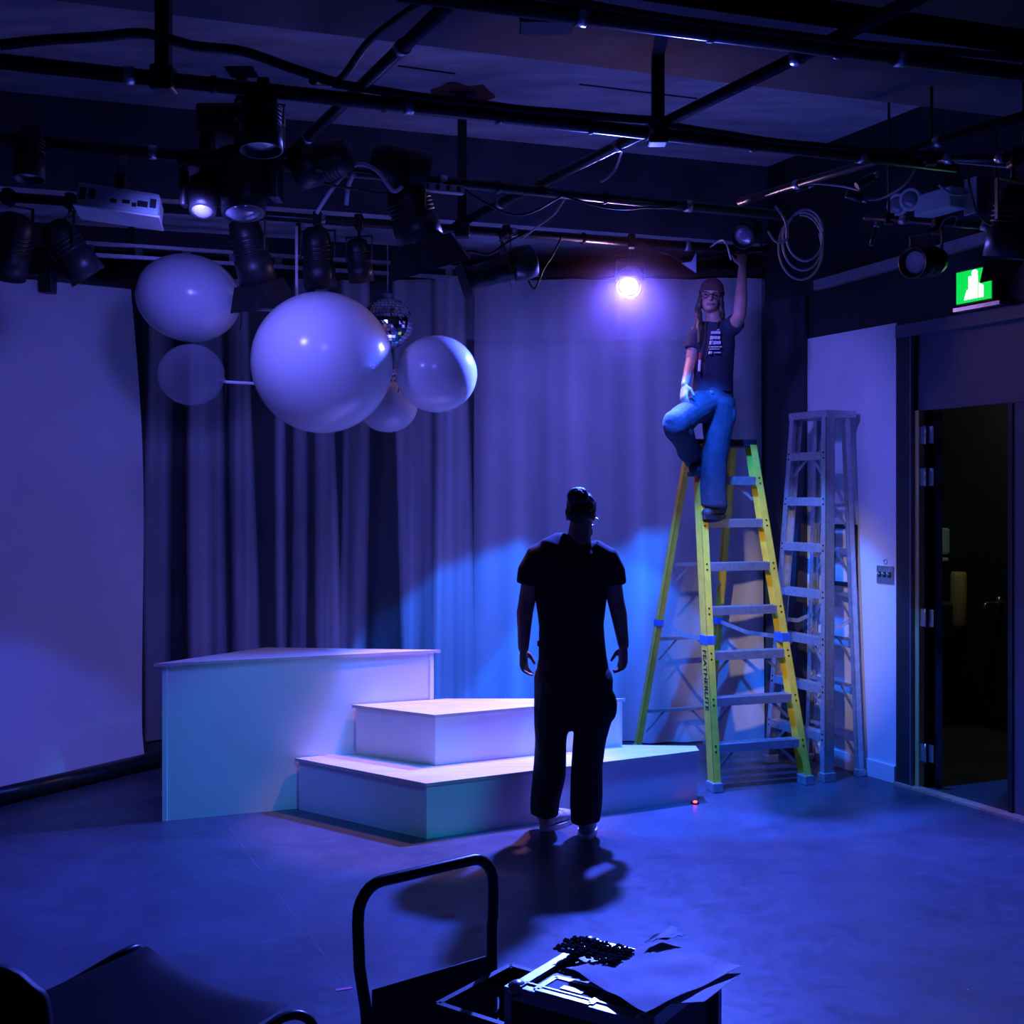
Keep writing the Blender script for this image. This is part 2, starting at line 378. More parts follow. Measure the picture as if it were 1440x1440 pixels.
M['beam_face'] = mat('beam_face', (0.10, 0.10, 0.13), 0.8, nscale=2.5, nvar=0.3, bump=0.2, bscale=20)
b1 = G(880, 99, 3.85)
beam('trim_1', b1, -5, 3.6, -0.75, 3.85, [M['black_wall'], M['beam_face']])
b2 = P(833, 210, 2.48*F/490)
beam('trim_2', b2, -5, 2.6, 1.6, 3.75, [M['beam_face'], M['concrete']])
b0 = G(1300, 20, 3.85)
beam('trim_3', b0, -5, 3.6, -0.75, 3.85, [M['black_wall'], M['black_wall']])
# expansion joint lines in the concrete bay
for x0, y0, x1, y1 in ((560, 92, 640, 103), (815, 118, 980, 138)):
    a = P(x0, y0, 2.48*F/(HOR-y0)); b = P(x1, y1, 2.48*F/(HOR-y1))
    MB().bar(a+Vector((0, 0, -0.003)), b+Vector((0, 0, -0.003)), 0.012, 0.006).build('ceiling_joint', M['black_wall'], ceiling)
structure(MB().box((-2.15, 9.85, 2.2), (7.7, 0.2, 4.4)).build('wall_back', M['black_wall']))
structure(MB().prism([(-3.2, 9.75), (-4.7, 6.4), (-4.9, 6.4), (-3.4, 9.75)], 0, CZ).build('wall_left', M['black_wall']))
wr = MB()
wallbox(wr, S_J, S_FAR+0.1, 0, CZ, 0, -0.16)                 # beside and beyond the door
wallbox(wr, S_D1-1.15, S_J, Z_FR, CZ, 0, -0.16)                # over the door
wallbox(wr, -6.2, S_D1-1.15, 0, CZ, 0, -0.16)
wall_right = structure(wr.build('wall_right', M['black_wall']))
p = MB(); z1, z2 = Wp(1262, 453).z, Wp(1136, 478).z
s1, s2 = ws(1262), ws(1136); zt = (z1+z2)/2
wallbox(p, s1, s2, 0.0, zt, 0.0, 0.012); p.build('drywall_panel', M['drywall'], wall_right)
structure(wallbox(MB(), s1, s2, 0.0, 0.11, 0.012, 0.028).build('baseboard_right', M['drywall']))
# black masking flat in the corner, between wall panel and curtain
mq = [RW(ws(1138), 0, 0.02), RW(ws(1084), 0, 0.02), RW(ws(1084), 0, 0.05), RW(ws(1138), 0, 0.05)]
tag(MB().prism(mq, 0.01, 3.3).build('masking_flat', M['drape_black']), 'tall black masking flat in the corner beside the white wall', 'stage flat')
# aluminium wall rail under the ceiling
ra, rb = Wp(1148, 402, 0.05), Wp(1400, 331, 0.05)
t = thing('wall_rail', ra, 'long aluminium wall rail running above the doorway', 'rail')
MB().bar(ra, rb, 0.05, 0.07).build('channel', M['aluminium'], t)
for k in range(5):
    q = ra.lerp(rb, (k+0.5)/5); MB().bar(q+Vector((0, 0, 0.04)), q+Vector((0, 0, 0.04))-RN*0.05, 0.03, 0.05).build('bracket', M['black_metal'], t)
# ---- double door
door = thing('door_1', RW(S_D0, 0, 0), None, None); structure(door)
j = MB(); wallbox(j, S_J, S_D0+0.0, 0, Z_FR, 0.02, -0.16); j.build('jamb', M['black_wall'], door)
wallbox(MB(), S_D0-0.012, S_D0, 0, Z_FR-0.02, 0.03, 0.005).build('frame_edge', M['navy_panel'], door)
wallbox(MB(), S_D0-0.045, S_D0, 0, Z_TR, -0.005, -0.05).build('hinge_jamb', M['jamb_warm_lit'], door)
j = MB(); wallbox(j, S_D1-1.15, S_J, Z_FR-0.05, Z_FR+0.03, 0.03, -0.16); j.build('head', M['navy_panel'], door)
wallbox(MB(), S_D1-1.13, S_D0-0.012, Z_TR, Z_FR-0.05, -0.03, -0.07).build('transom_panel', M['navy_panel'], door)
leaf = wallbox(MB(), S_D1-1.05, S_D1, 0.01, Z_TR-0.004, -0.03, -0.075).build('door_leaf', M['navy_panel'], door)
wallbox(MB(), S_D1-0.02, S_D1+0.012, 0.01, Z_TR-0.004, -0.02, -0.035).build('astragal', M['black_metal'], leaf)
# opened leaf, swung into the next room
oa = RW(S_D0-0.06, 0, -0.16); ob = oa-RN*0.45+RD*0.75
opened = MB().bar(oa+Vector((0, 0, Z_TR/2)), ob+Vector((0, 0, Z_TR/2)), 0.045, Z_TR-0.02).build('door_leaf', M['laminate'], door)
for y in (612, 671, 868, 1057):
    z = Wp(1290, y).z; hp = MB()
    for k in (0, 1):
        wallbox(hp, S_D0-0.046-0.052*k-0.044, S_D0-0.048-0.052*k, z-0.055, z+0.055, -0.012-0.02*k, -0.016-0.02*k)
    hg = hp.build('hinge', M['steel'], door)
    MB().cyl(RW(S_D0-0.094, z-0.06, -0.012), RW(S_D0-0.094, z+0.06, -0.012), 0.006, n=8).build('hinge_pin', M['steel'], hg)
wallbox(MB(), S_D1-1.1, S_J, 0.0, 0.015, 0.05, -0.03).build('threshold', M['wood_strip'], door)
# ---- washroom beyond the door
wb = MB(); wallbox(wb, S_D1-1.6, S_D0+2.7, 0, CZ-0.4, -2.0, -2.1); structure(wb.build('wall_washroom', M['black_wall']))
wb = MB(); wallbox(wb, S_D0+2.6, S_D0+2.7, 0, CZ-0.4, -0.16, -2.0); structure(wb.build('wall_washroom_side', M['black_wall']))
pl_ = bpy.data.lights.new('washroom_light', 'POINT'); pl_.energy = 11; pl_.color = (0.75, 0.85, 0.68); pl_.shadow_soft_size = 0.15
po_ = bpy.data.objects.new('washroom_light', pl_); COL.objects.link(po_); po_.location = RW(S_D0+0.6, 2.9, -1.1)
def beyond(x, y, inset=-2.0): return Wp(x, y, inset)
def wr_box(cpx, w, h, d): # box hung on the washroom wall at a pixel
    c = beyond(*cpx, -2.0+d/2); R = Matrix((RD, -RN, Vector((0, 0, 1)))).transposed(); return c, R
c, R = wr_box((1323, 766), 0, 0, 0.10)
t = thing('soap_dispenser', c, 'pale soap dispenser on the wall inside the dark washroom', 'dispenser')
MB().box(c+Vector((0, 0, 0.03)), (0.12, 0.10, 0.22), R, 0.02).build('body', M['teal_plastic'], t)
MB().box(c+Vector((0, 0, -0.12))+RN*0.03, (0.14, 0.10, 0.03), R, 0.008).build('push_bar', M['plastic_white'], t)
c, R = wr_box((1348, 842), 0, 0, 0.14)
t = thing('paper_cup_dispenser', c, 'tall pale tube dispenser hanging inside the dark washroom', 'dispenser')
MB().lathe(c+Vector((0, 0, -0.23)), (0, 0, 1), [(0.05, 0), (0.065, 0.02), (0.065, 0.42), (0.055, 0.45)], 18).build('tube', M['jamb_warm_lit'], t)
MB().box(c-RN*0.06, (0.05, 0.03, 0.2), R).build('bracket', M['steel'], t)
c, R = wr_box((1325, 872), 0, 0, 0.25)
t = thing('towel_bin', c, 'dark grey wall bin below the soap dispenser in the washroom', 'bin')
MB().box(c, (0.24, 0.2, 0.3), R, 0.02).build('body', M['laminate'], t)
MB().box(c+Vector((0, 0, 0.14)), (0.25, 0.21, 0.03), R, 0.008).build('rim', M['steel'], t)
c = beyond(1405, 848, -1.95)
t = thing('wash_tap', c, 'small pale tap near the edge of the dark washroom doorway', 'tap')
MB().tube(smooth_path([c-RN*0.05, c+RN*0.05, c+RN*0.14, c+RN*0.16+Vector((0, 0, -0.04))], 5), 0.013).build('spout', M['steel'], t)
MB().cyl(c+Vector((0, 0, -0.02)), c+Vector((0, 0, 0.05)), 0.02, n=12).build('handle', M['steel'], t)
# ---- light switch plate on the white panel
c = Wp(1245, 808, 0.018)
t = thing('light_switch', c, 'grey three gang light switch plate on the white wall panel', 'light switch')
Rw = Matrix((RD, RN, Vector((0, 0, 1)))).transposed()
MB().box(c, (0.155, 0.012, 0.115), Rw, 0.004).build('plate', M['steel'], t)
for k in (-1, 0, 1):
    q = c+RD*0.045*k
    MB().box(q+RN*0.008, (0.022, 0.008, 0.034), Rw).build('switch_slot', M['black_metal'], t)
    MB().bar(q+RN*0.008, q+RN*0.03+Vector((0, 0, 0.012)), 0.009, 0.008).build('toggle', M['plastic_white'], t)
hc = Wp(1245, 790, 0.016)
tag(MB().tube([hc+RD*0.016*math.cos(a)+Vector((0, 0, 0.016*math.sin(a))) for a in [k*math.pi/5 for k in range(10)]], 0.003, 6).build('wall_hook', M['steel']), 'tiny ring hook on the wall just above the switch plate', 'hook')
# framed notice behind the aluminium ladder
t = thing('framed_notice', Wp(1186, 826, 0.02), 'black framed blank notice on the white wall behind the aluminium ladder', 'picture frame')
fa, fb = Wp(1170, 737, 0.02), Wp(1205, 826, 0.02)
sa, sb = (fa-R0).dot(RD), (fb-R0).dot(RD); za, zb = fa.z, fb.z
for args in ((sb, sa, za-0.03, za), (sb, sa, zb, zb+0.03), (sb, sb+0.03, zb, za), (sa-0.03, sa, zb, za)):
    wallbox(MB(), *args, 0.012, 0.03).build('frame_side', M['black_metal'], t)
wallbox(MB(), sb+0.02, sa-0.02, zb+0.02, za-0.02, 0.012, 0.018).build('sheet', M['paper'], t)
# ---- exit sign on the wall above the door
c = Wp(1376, 402, 0.05)
t = thing('exit_sign', c, 'glowing green exit sign with white running figure above the door', 'exit sign')
a, b = Wp(1350, 400, 0.09), Wp(1402, 400, 0.09); sx = (a-b).length
se = (c-R0).dot(RD); zc = c.z; hw = sx/2; hh = 0.105
wallbox(MB(), se-hw, se+hw, zc-hh, zc+hh, 0.0, 0.085).build('housing', M['black_metal'], t)
face = wallbox(MB(), se-hw+0.01, se+hw-0.01, zc-hh+0.01, zc+hh-0.01, 0.085, 0.092).build('green_face', M['exit_green'], t)
wallbox(MB(), se-hw-0.06, se+hw+0.01, zc-hh-0.035, zc-hh-0.012, 0.0, 0.10).build('base_rail', M['steel'], t)
def epl(pts): return [RW(se-x*hw, zc+y*hh, 0.0925) for x, y in pts]
fg = MB()
for poly in ([(-.25,-.75),(.25,-.75),(.25,.55),(-.25,.55)], [(.3,-.75),(.55,-.75),(.55,-.1),(.3,.1)],
             [(-.5,-.75),(-.3,-.75),(-.28,-.2),(-.34,-.2)]):
    fg.plate(epl(poly), RN*0.002)
hd = epl([(0.08+.17*math.cos(k*math.pi/6), .70+.17*math.sin(k*math.pi/6)) for k in range(12)]); fg.plate(hd, RN*0.002)
fg.build('running_figure', M['exit_white'], face)
# ------------------------------------------------------------------ curtain, backdrop, platforms
CA, CB = P(150, 700, 9.15), P(1072, 700, 9.08); CA.z = CB.z = 0
cu = (CB-CA); CLEN = cu.length; cu.normalize(); cn = Vector((cu.y, -cu.x, 0))      # towards the camera
def px_of(v): return CX+v.x/v.y*F
def drape(name, a, b, z0, z1, amp, freq, mats, seed, nx=260, nz=26, dens=None, flare=0.25):
    mb = MB(); L = (b-a).length; u = (b-a).normalized(); n = Vector((u.y, -u.x, 0)); vs = []; dv = []
    for k in range(nz+1):
        z = z0+(z1-z0)*k/nz; f = 1-k/nz
        for i in range(nx+1):
            s = L*i/nx
            ph = s*freq+0.9*noise.noise(Vector((s*1.1+seed, z*0.16, 0)))*2.2
            d = amp*(0.62+0.38*f)*(math.sin(ph)+0.45*math.sin(2.3*ph+1.3+f*flare*2)+0.5*noise.noise(Vector((s*5+seed, z*0.5, 3))))
            vs.append(a+u*(s+0.02*math.sin(ph*0.7)*f)+n*d+Vector((0, 0, z)))
            if dens: dv.append(dens(s/L, z, d/amp, a+u*s))
    fs = [(k*(nx+1)+i, k*(nx+1)+i+1, (k+1)*(nx+1)+i+1, (k+1)*(nx+1)+i) for k in range(nz) for i in range(nx)]
    mb.add(vs, fs, True); o = mb.build(name, mats)
    if dens:
        at = o.data.attributes.new('dens', 'FLOAT', 'POINT'); at.data.foreach_set('value', dv)
    return o
# black drapes behind
for k in range(3):
    a = CA+cu*(CLEN*k/3-0.05)-cn*0.22; b = CA+cu*(CLEN*(k+1)/3+0.03)-cn*0.22
    tag(drape('black_drape', a, b, 0.01, 3.5, 0.035, 22, M['drape_black'], 10+k, 120, 10),
        'black stage drape hanging behind the pale sheer curtain, '+('left end', 'middle', 'right end')[k], 'curtain', 'black drapes behind the sheer')
# pale sheers: (left px, right px) of each gathered strip; opacity follows how tightly the cloth is gathered
gath = [(205, 243), (262, 312), (322, 350), (385, 400), (410, 432), (440, 462), (478, 520), (552, 610), (612, 655)]
def dens_left(t, z, d, w):
    x = px_of(w); v = 0.10
    for i, (l, r) in enumerate(gath):
        sway = 7*noise.noise(Vector((i*3.1, z*0.5, 0)))+((3.5-z)*2.5 if i % 2 else -(3.5-z)*1.0)
        l2, r2 = l+sway, r+sway*0.6+((3.5-z)*7 if i % 3 == 2 else 0)
        e = min(x-l2, r2-x)
        if e > 0:
            v = max(v, min(1, 0.35+e/9.0)*(0.72+0.28*noise.noise(Vector((x*0.13, z*0.3, i)))))
    return max(0.02, min(0.95, v))
def dens_right(t, z, d, w):
    x = px_of(w)
    v = 0.80+0.22*noise.noise(Vector((x*0.035, z*0.16, 5)))+0.10*d
    return max(0.25, min(0.97, v))
xa = CA; xb = CA+cu*(CLEN*(668-150)/(1072-150))
tag(drape('sheer_curtain', xa, xb, 0.01, 3.5, 0.045, 13, M['sheer'], 1, 420, 30, dens_left), 'pale sheer curtain in narrow gathered strips behind the balloons', 'curtain', 'pale sheer curtains')
tag(drape('sheer_curtain', xb-cn*0.06, CB, 0.01, 3.5, 0.042, 10, M['sheer'], 4, 360, 30, dens_right), 'wide pale sheer curtain hanging behind the yellow ladder', 'curtain', 'pale sheer curtains')
# short see-through valance over the right curtain
va, vb = CA+cu*(CLEN*.5)+cn*0.16, CB+cn*0.12
tag(drape('sheer_valance', va, vb, 3.02, 3.47, 0.02, 9, M['sheer'], 8, 200, 8, lambda t, z, d, w: 0.22+0.1*noise.noise(Vector((t*30, z, 0)))), 'short see-through valance cloth across the top of the curtain', 'curtain')
# curtain track
tr = MB().bar(CA+cu*0.0+Vector((0, 0, 3.54)), CB+Vector((0, 0, 3.54)), 0.05, 0.05)
tag(tr.build('curtain_track', M['black_metal']), 'black curtain track along the top of the back curtain', 'rail')
# paper backdrop sweeping down to a tube on the floor
TA, TB = P(-60, 382, 8.0), P(184, 404, 8.65); TB.z = TA.z = (TA.z+TB.z)/2
BA, BB = G(-60, 1147), G(203, 1083)
bd = thing('paper_backdrop', BB, 'white seamless paper backdrop sweeping down onto a floor tube', 'backdrop')
mb = MB(); nx, nz = 24, 48; vs = []
for k in range(nz+1):
    t = k/nz
    for i in range(nx+1):
        s = i/nx; top = TA.lerp(TB, s); bot = BA.lerp(BB, s)
        h = 1-t
        fwd = 0.10*t+0.90*max(0, (t-0.45)/0.55)**2.2 
        z = top.z*(1-t)+0.10*t
        z = z if t < 0.5 else z
        p = Vector((top.x+(bot.x-top.x)*fwd, top.y+(bot.y-top.y)*fwd, z))
        curl = max(0, (s-0.80)/0.20)
        p += Vector((0.05, 0.12, 0))*curl**2*(math.sin(math.pi*min(1, t*1.05)))
        p += cn*0.012*noise.noise(Vector((s*4, t*5, 1)))
        vs.append(p)
mb.add(vs, [(k*(nx+1)+i, k*(nx+1)+i+1, (k+1)*(nx+1)+i+1, (k+1)*(nx+1)+i) for k in range(nz) for i in range(nx)], True)
mb.build('paper', M['backdrop'], bd)
e = (BB-BA).normalized()
MB().cyl(BA-e*0.1+Vector((0, 0, 0.055)), BB+e*0.13+Vector((0, 0, 0.055)), 0.055, n=20).build('floor_tube', M['pipe_metal'], bd)
e2 = (TB-TA).normalized()
MB().cyl(TA+Vector((0, 0, 0.02)), TB+e2*0.1+Vector((0, 0, 0.02)), 0.03, n=14).build('top_tube', M['black_metal'], bd)
c = TA.lerp(TB, 0.52)
MB().box(c+Vector((0, -0.05, -0.02)), (0.09, 0.10, 0.16), None, 0.01).build('clamp', M['black_metal'], bd)
# ---- platforms
def poly_in(poly, d):   # offset a convex polygon inwards by d
    n = len(poly); out = []
    c = sum((Vector((p[0], p[1])) for p in poly), Vector((0, 0)))/n
    for i in range(n):
        a, b, q = Vector(poly[i-1][:2]), Vector(poly[i][:2]), Vector(poly[(i+1) % n][:2])
        e1, e2 = (b-a).normalized(), (q-b).normalized()
        n1, n2 = Vector((-e1.y, e1.x)), Vector((-e2.y, e2.x))
        if n1.dot(c-b) < 0: n1, n2 = -n1, -n2
        m = (n1+n2); m = m/ max(0.25, (1+n1.dot(n2)))
        out.append(b+m*d)
    return out
def platform(name, body, z0, z1, over, label):
    t = thing(name, Vector((sum(p.x for p in body)/len(body), sum(p.y for p in body)/len(body), z0)), label, 'platform', 'stage platforms')
    n = len(body)
    for i in range(n):
        a, b = body[i], body[(i+1) % n]; c2 = sum((p for p in body), Vector((0, 0, 0)))/n
        e = (b-a).normalized(); nn = Vector((-e.y, e.x, 0))
        if nn.dot(c2-a) < 0: nn = -nn
        MB().prism([a, b, b+nn*0.018-e*0.018, a+nn*0.018+e*0.018], z0, z1-0.018).build('side_panel', M['white_paint'], t)
    top = [Vector((p.x, p.y, 0)) for p in poly_in(body, -over)]
    mb = MB(); mb.prism(top, z1-0.018, z1); mb.build('top_board', M['plywood'], t)
    return t
Fl, Fr = G(228, 1155), G(610, 1119)
bk = G(375, 912, 0.9); bk.z = 0
fd = (Fr-Fl).normalized()
platform('tall_platform', [Fl, Fr, bk], 0.0, 0.905, 0.022, 'tall white wedge platform at the left with plywood top')
Ll, Lf, Lr = G(420, 1138), G(600, 1180), G(980, 1125)
off = Vector((fd.y, -fd.x, 0))*0.026
Lb2 = Fr+off+fd*0.03; Ll = Fl+fd*((Ll-Fl).dot(fd))+off
Lb1 = G(975, 1053, 0.3); Lb1.z = 0
Lrb = Vector((Lr.x+0.0, Lr.y+0.12, 0))
platform('low_platform', [Ll, Lf, Lr, Lrb, Lb2+Vector((0.1, 0.12, 0))], 0.0, 0.305, 0.012, 'low white platform with pointed front at the bottom of the steps')
Ml, Mf, Mr = G(502, 1062, 0.3), G(612, 1078, 0.3), G(875, 1050, 0.3)
for v in (Ml, Mf, Mr): v.z = 0
Ml = Fl+fd*((Ml-Fl).dot(fd))+off
platform('middle_platform', [Ml, Mf, Mr, Lb2+Vector((0.04, 0.02, 0))], 0.306, 0.60, 0.012, 'middle white platform stacked on the low one against the tall wedge')
# tiny red indicator by the low platform's corner
c = G(976, 1124, 0.02)
t = thing('marker_light', Vector((c.x, c.y-0.03, 0.0)), 'tiny red marker light at the low platform corner', 'marker light')
MB().box(Vector((c.x, c.y-0.03, 0.008)), (0.05, 0.03, 0.016), None, 0.004).build('case', M['plastic_black'], t)
MB().ell(Vector((c.x, c.y-0.045, 0.016)), (0.014, 0.008, 0.008), 10, 6).build('bulb', M['led_red'], t)
# tape marks
for i, (x, y, a, L) in enumerate(((484, 1391, 0.95, 0.062), (636, 1288, 2.1, 0.035))):
    c = G(x, y); R = Matrix.Rotation(a-0.6, 3, 'Z')
    tag(MB().box(c+Vector((0, 0, 0.001)), (L, 0.018, 0.002), R).build('tape_mark', M['tape_red']), ('longer red tape mark on the floor by the foreground chair', 'small red tape mark in the edge of the standing man\'s shadow')[i], 'tape', 'red tape marks')
# ------------------------------------------------------------------ balloons and mirror ball
def balloon(x, y, D, rx, rz, label, m, tilt=0.0, knot=(1, 0), ry=None):
    c = P(x, y, D); k = D/F; t = thing('balloon', c, label, 'balloon', 'balloon cluster')
    R = Matrix.Rotation(tilt, 3, 'Y')
    MB().ell(c, (rx*k, (ry or (rx+rz)/2)*k, rz*k), 48, 32, R).build('skin', m, t)
    d = Vector((knot[0], -0.25, -knot[1])).normalized(); q = c+Vector((d.x*rx*k, d.y*rx*k, d.z*rz*k))*0.985
    MB().lathe(q, d, [(0.012, -0.01), (0.007, 0.012), (0.016, 0.028), (0.010, 0.034)], 12).build('knot', m, t)
    return c
cb = balloon(453, 510, 7.0, 99, 99, 'largest white balloon in the middle of the cluster', M['latex_white'], knot=(0.3, 0.05))
ca = balloon(265, 419, 7.3, 73, 61, 'pale white balloon at the upper left of the cluster', M['latex_pale'], 0.18, knot=(1, 0.35))
cc = balloon(269, 527, 7.1, 46, 43, 'see-through clear balloon under the upper left balloon', M['latex_clear'], knot=(1, 0.2))
cd = balloon(614, 526, 7.2, 57, 54, 'small bright white balloon at the right of the cluster', M['latex_white'], knot=(-1, 0))
ce = balloon(545, 572, 7.5, 42, 36, 'pale balloon half hidden behind the largest balloon', M['latex_pale'], knot=(0.2, -1))
hub = P(470, 500, 7.55)
fr = thing('balloon_mobile', hub, 'white rod frame that carries the balloon cluster', 'frame')
top = P(417, 318, 7.3)
for a, b in ((top, P(417, 440, 7.45)), (P(338, 434, 7.28), P(420, 438, 7.45)), (P(316, 537, 7.1), P(470, 545, 7.55)), (P(417, 440, 7.45), P(470, 545, 7.55)), (P(470, 545, 7.55), P(560, 520, 7.2)), (P(470, 545, 7.55), P(520, 560, 7.55))):
    MB().cyl(a, b, 0.009, n=10).build('rod', M['rod_white'], fr)
for q in (P(338, 436, 7.27), P(316, 538, 7.09), P(560, 524, 7.19)):
    MB().tube(smooth_path([q, q+Vector((0.01, -0.01, -0.05)), q+Vector((0.0, -0.01, -0.12))], 4), 0.003, 6).build('tie', M['dark_rubber'], fr)
# mirror ball
c = P(545, 455, 8.35); r = 36*8.35/F
t = thing('mirror_ball', c, 'mirror ball with small square facets hanging behind the largest balloon', 'mirror ball')
MB().ell(c, (r*0.985,)*3, 32, 20).build('core', M['black_metal'], t)
mb = MB(); rows = 22
for i in range(rows):
    t0 = math.pi*(i+0.06)/rows; t1 = math.pi*(i+0.94)/rows; n = max(4, int(2*rows*math.sin((t0+t1)/2)))
    for j in range(n):
        a0 = 2*math.pi*(j+0.05)/n; a1 = 2*math.pi*(j+0.95)/n
        jt = Vector((random.uniform(-1, 1), random.uniform(-1, 1), random.uniform(-1, 1)))*0.0012
        pt = lambda a, b, q: c+Vector((math.sin(a)*math.cos(b), math.sin(a)*math.sin(b), math.cos(a)))*q
        vs = [pt(a, b, r*1.006)+jt*(k % 2) for k, (a, b) in enumerate(((t0, a0), (t0, a1), (t1, a1), (t1, a0)))]
        mb.add(vs, [(0, 1, 2, 3)])
tag(mb.build('mirror_tiles', M['mirror'], t), kind='stuff')
MB().cyl(c+Vector((0, 0, r)), c+Vector((0, 0, r+0.03)), 0.03, n=16).build('cap', M['steel'], t)
MB().cyl(c+Vector((0, 0, r)), Vector((c.x, c.y, 3.75)), 0.005, n=8).build('chain', M['steel'], t)
# ------------------------------------------------------------------ step ladders
def text_mesh(body, size, origin, xdir, ydir, depth=0.001, bold=0.0):
    cu_ = bpy.data.curves.new('txt', 'FONT'); cu_.body = body; cu_.size = size; cu_.extrude = depth; cu_.align_x = 'CENTER'; cu_.align_y = 'CENTER'; cu_.offset = bold
    o = bpy.data.objects.new('txt', cu_); COL.objects.link(o)
    dg = bpy.context.evaluated_depsgraph_get(); m2 = bpy.data.meshes.new_from_object(o.evaluated_get(dg))
    x = Vector(xdir).normalized(); y = Vector(ydir).normalized(); n = x.cross(y)
    mb = MB(); mb.add([Vector(origin)+x*v.co.x+y*v.co.y+n*v.co.z for v in m2.vertices], [list(p.vertices) for p in m2.polygons])
    bpy.data.objects.remove(o); bpy.data.meshes.remove(m2); bpy.data.curves.remove(cu_); return mb
def channel(mb, a, b, w, d, uu, vv, t=0.005):       # C channel from a to b: web on the uu side, flanges along -uu
    uu = Vector(uu); vv = Vector(vv)
    mb.plate([a+uu*w/2-vv*d/2, a+uu*w/2+vv*d/2, b+uu*w/2+vv*d/2, b+uu*w/2-vv*d/2], -uu*t)
    for s in (-1, 1):
        mb.plate([a+uu*w/2+vv*s*d/2, a-uu*w/2+vv*s*d/2, b-uu*w/2+vv*s*d/2, b+uu*w/2+vv*s*d/2], -vv*s*t)
    return mb
def stepladder(name, label, A, u, v, w0, w1, sf, spread, Hl, n, rail_m, rw, rd, rear_zs, text=None, rear_w=None, clamp=None):
    A = Vector(A); t = thing(name, A+u*w0, label, 'ladder', None); C = A+u*w0
    zz = Vector((0, 0, 1))
    fr = lambda s, z: C+u*s*(w0+(w1-w0)*z/Hl)+v*(sf*z/Hl)+zz*z
    rw0 = rear_w or w0*0.86
    top_r = sf+0.16
    rr = lambda s, z: C+u*s*(rw0+(w1*0.85-rw0)*z/Hl)+v*(spread+(top_r-spread)*z/Hl)+zz*z
    for s in (-1, 1):
        r = channel(MB(), fr(s, 0.02), fr(s, Hl-0.06), rw, rd, u*s, v).build('front_rail', rail_m, t)
        d = (fr(s, 1)-fr(s, 0)).normalized()
        MB().box(fr(s, 0.03), (rw+0.02, rd+0.02, 0.06), Matrix((u, v, zz)).transposed(), 0.006).build('foot', M['aluminium'], r)
        for i in range(1, n):
            z = i*Hl/n
            for q in (-0.018, 0.018):
                c = fr(s, z-0.02+q)-v*(rd/2); MB().cyl(c, c-v*0.004, 0.006, n=8).build('rivet', M['ink'], r)
        if text and s == -1:
            zc = text[1]; c = fr(s, zc)-u*(rw/2+0.0012)
            text_mesh(text[0], 0.066, c, -d, -v, 0.0006, 0.0012).build('lettering', M['ink'], r)
        b = channel(MB(), rr(s, 0.02), rr(s, Hl-0.06), rw*0.8, rd*0.62, u*s, v).build('rear_rail', rail_m, t)
        MB().box(rr(s, 0.025), (rw+0.01, rd*0.62+0.015, 0.05), Matrix((u, v, zz)).transposed(), 0.006).build('foot', M['aluminium'], b)
        # spreader strap
        zs = Hl*0.41; a, e = fr(s*0.97, zs), rr(s*0.97, zs+0.03); m = (a+e)/2-zz*0.03
        sp = MB().bar(a, m, 0.006, 0.028).bar(m, e, 0.006, 0.028); sp.build('spreader', M['aluminium'], t)
        if clamp:
            R = Matrix((u, v, zz)).transposed()
            MB().box(fr(s, zs), (rw+0.014, rd+0.014, 0.06), R, 0.004).build('clamp_sleeve', clamp, t)
            MB().box(rr(s, zs+0.03), (rw*0.8+0.012, rd*0.62+0.012, 0.05), R, 0.004).build('clamp_sleeve', clamp, t)
    for i in range(1, n):
        z = i*Hl/n; a, b = fr(-1, z)+u*rw/2, fr(1, z)-u*rw/2
        mb = MB(); mb.bar(a, b, 0.085, 0.008, zz); mb.bar(a-v*0.041-zz*0.024, b-v*0.041-zz*0.024, 0.005, 0.05, zz); mb.bar(a+v*0.041-zz*0.015, b+v*0.041-zz*0.015, 0.005, 0.03, zz)
        for k in (-0.02, 0.0, 0.02): mb.bar(a+v*k+zz*0.005, b+v*k+zz*0.005, 0.004, 0.004, zz)
        st = mb.build('step', M['aluminium'], t)
        if i in (1, 2, 3, n-1):
            for q, s in ((a, 1), (b, -1)):
                MB().bar(q+u*s*0.14-zz*0.03, q+u*s*0.012-zz*0.15-v*0.02, 0.02, 0.005, v).build('step_brace', M['aluminium'], st)
    for z in rear_zs:
        a, b = rr(-1, z), rr(1, z)
        br = MB().bar(a, b, 0.03, 0.022).build('rear_bar', M['aluminium'], t)
        for q, s in ((a, 1), (b, -1)):
            MB().bar(q+u*s*0.17, q+u*s*0.02-zz*0.15, 0.016, 0.004, v).build('bar_brace', M['aluminium'], br)
    R = Matrix((u, v, zz)).transposed()
    MB().box(C+v*(sf+0.08)+zz*(Hl-0.05), (2*w1+rw*1.6, 0.25, 0.05), R, 0.008).build('top_cap', M['aluminium'] if clamp is None else M['laminate'], t)
    return fr, rr
yA = G(1005, 1113); yB = G(1134, 1102); yu = (yB-yA).normalized(); yv = Vector((-yu.y, yu.x, 0))
YH = 2.27
yfr, yrr = stepladder('yellow_stepladder', 'tall yellow fibreglass step ladder with a person standing on it', yA, yu, yv, (yB-yA).length/2, 0.195, 0.50, 1.28, YH, 8, M['fibreglass'], 0.05, 0.085, (0.30, 0.84, 1.38), ('FEATHERLITE', 0.68), 0.29, M['label_blue'])
MB().box(yfr(-1, 1.98)-yu*0.03-yv*0.02, (0.006, 0.05, 0.05), Matrix((yu, yv, Vector((0, 0, 1)))).transposed()).build('red_mark', M['red_mark'], bpy.data.objects['yellow_stepladder'])
aA = G(1163, 1099); au = (RD*0.9+Vector((-0.05, 0.2, 0))).normalized(); av = Vector((au.y, -au.x, 0))
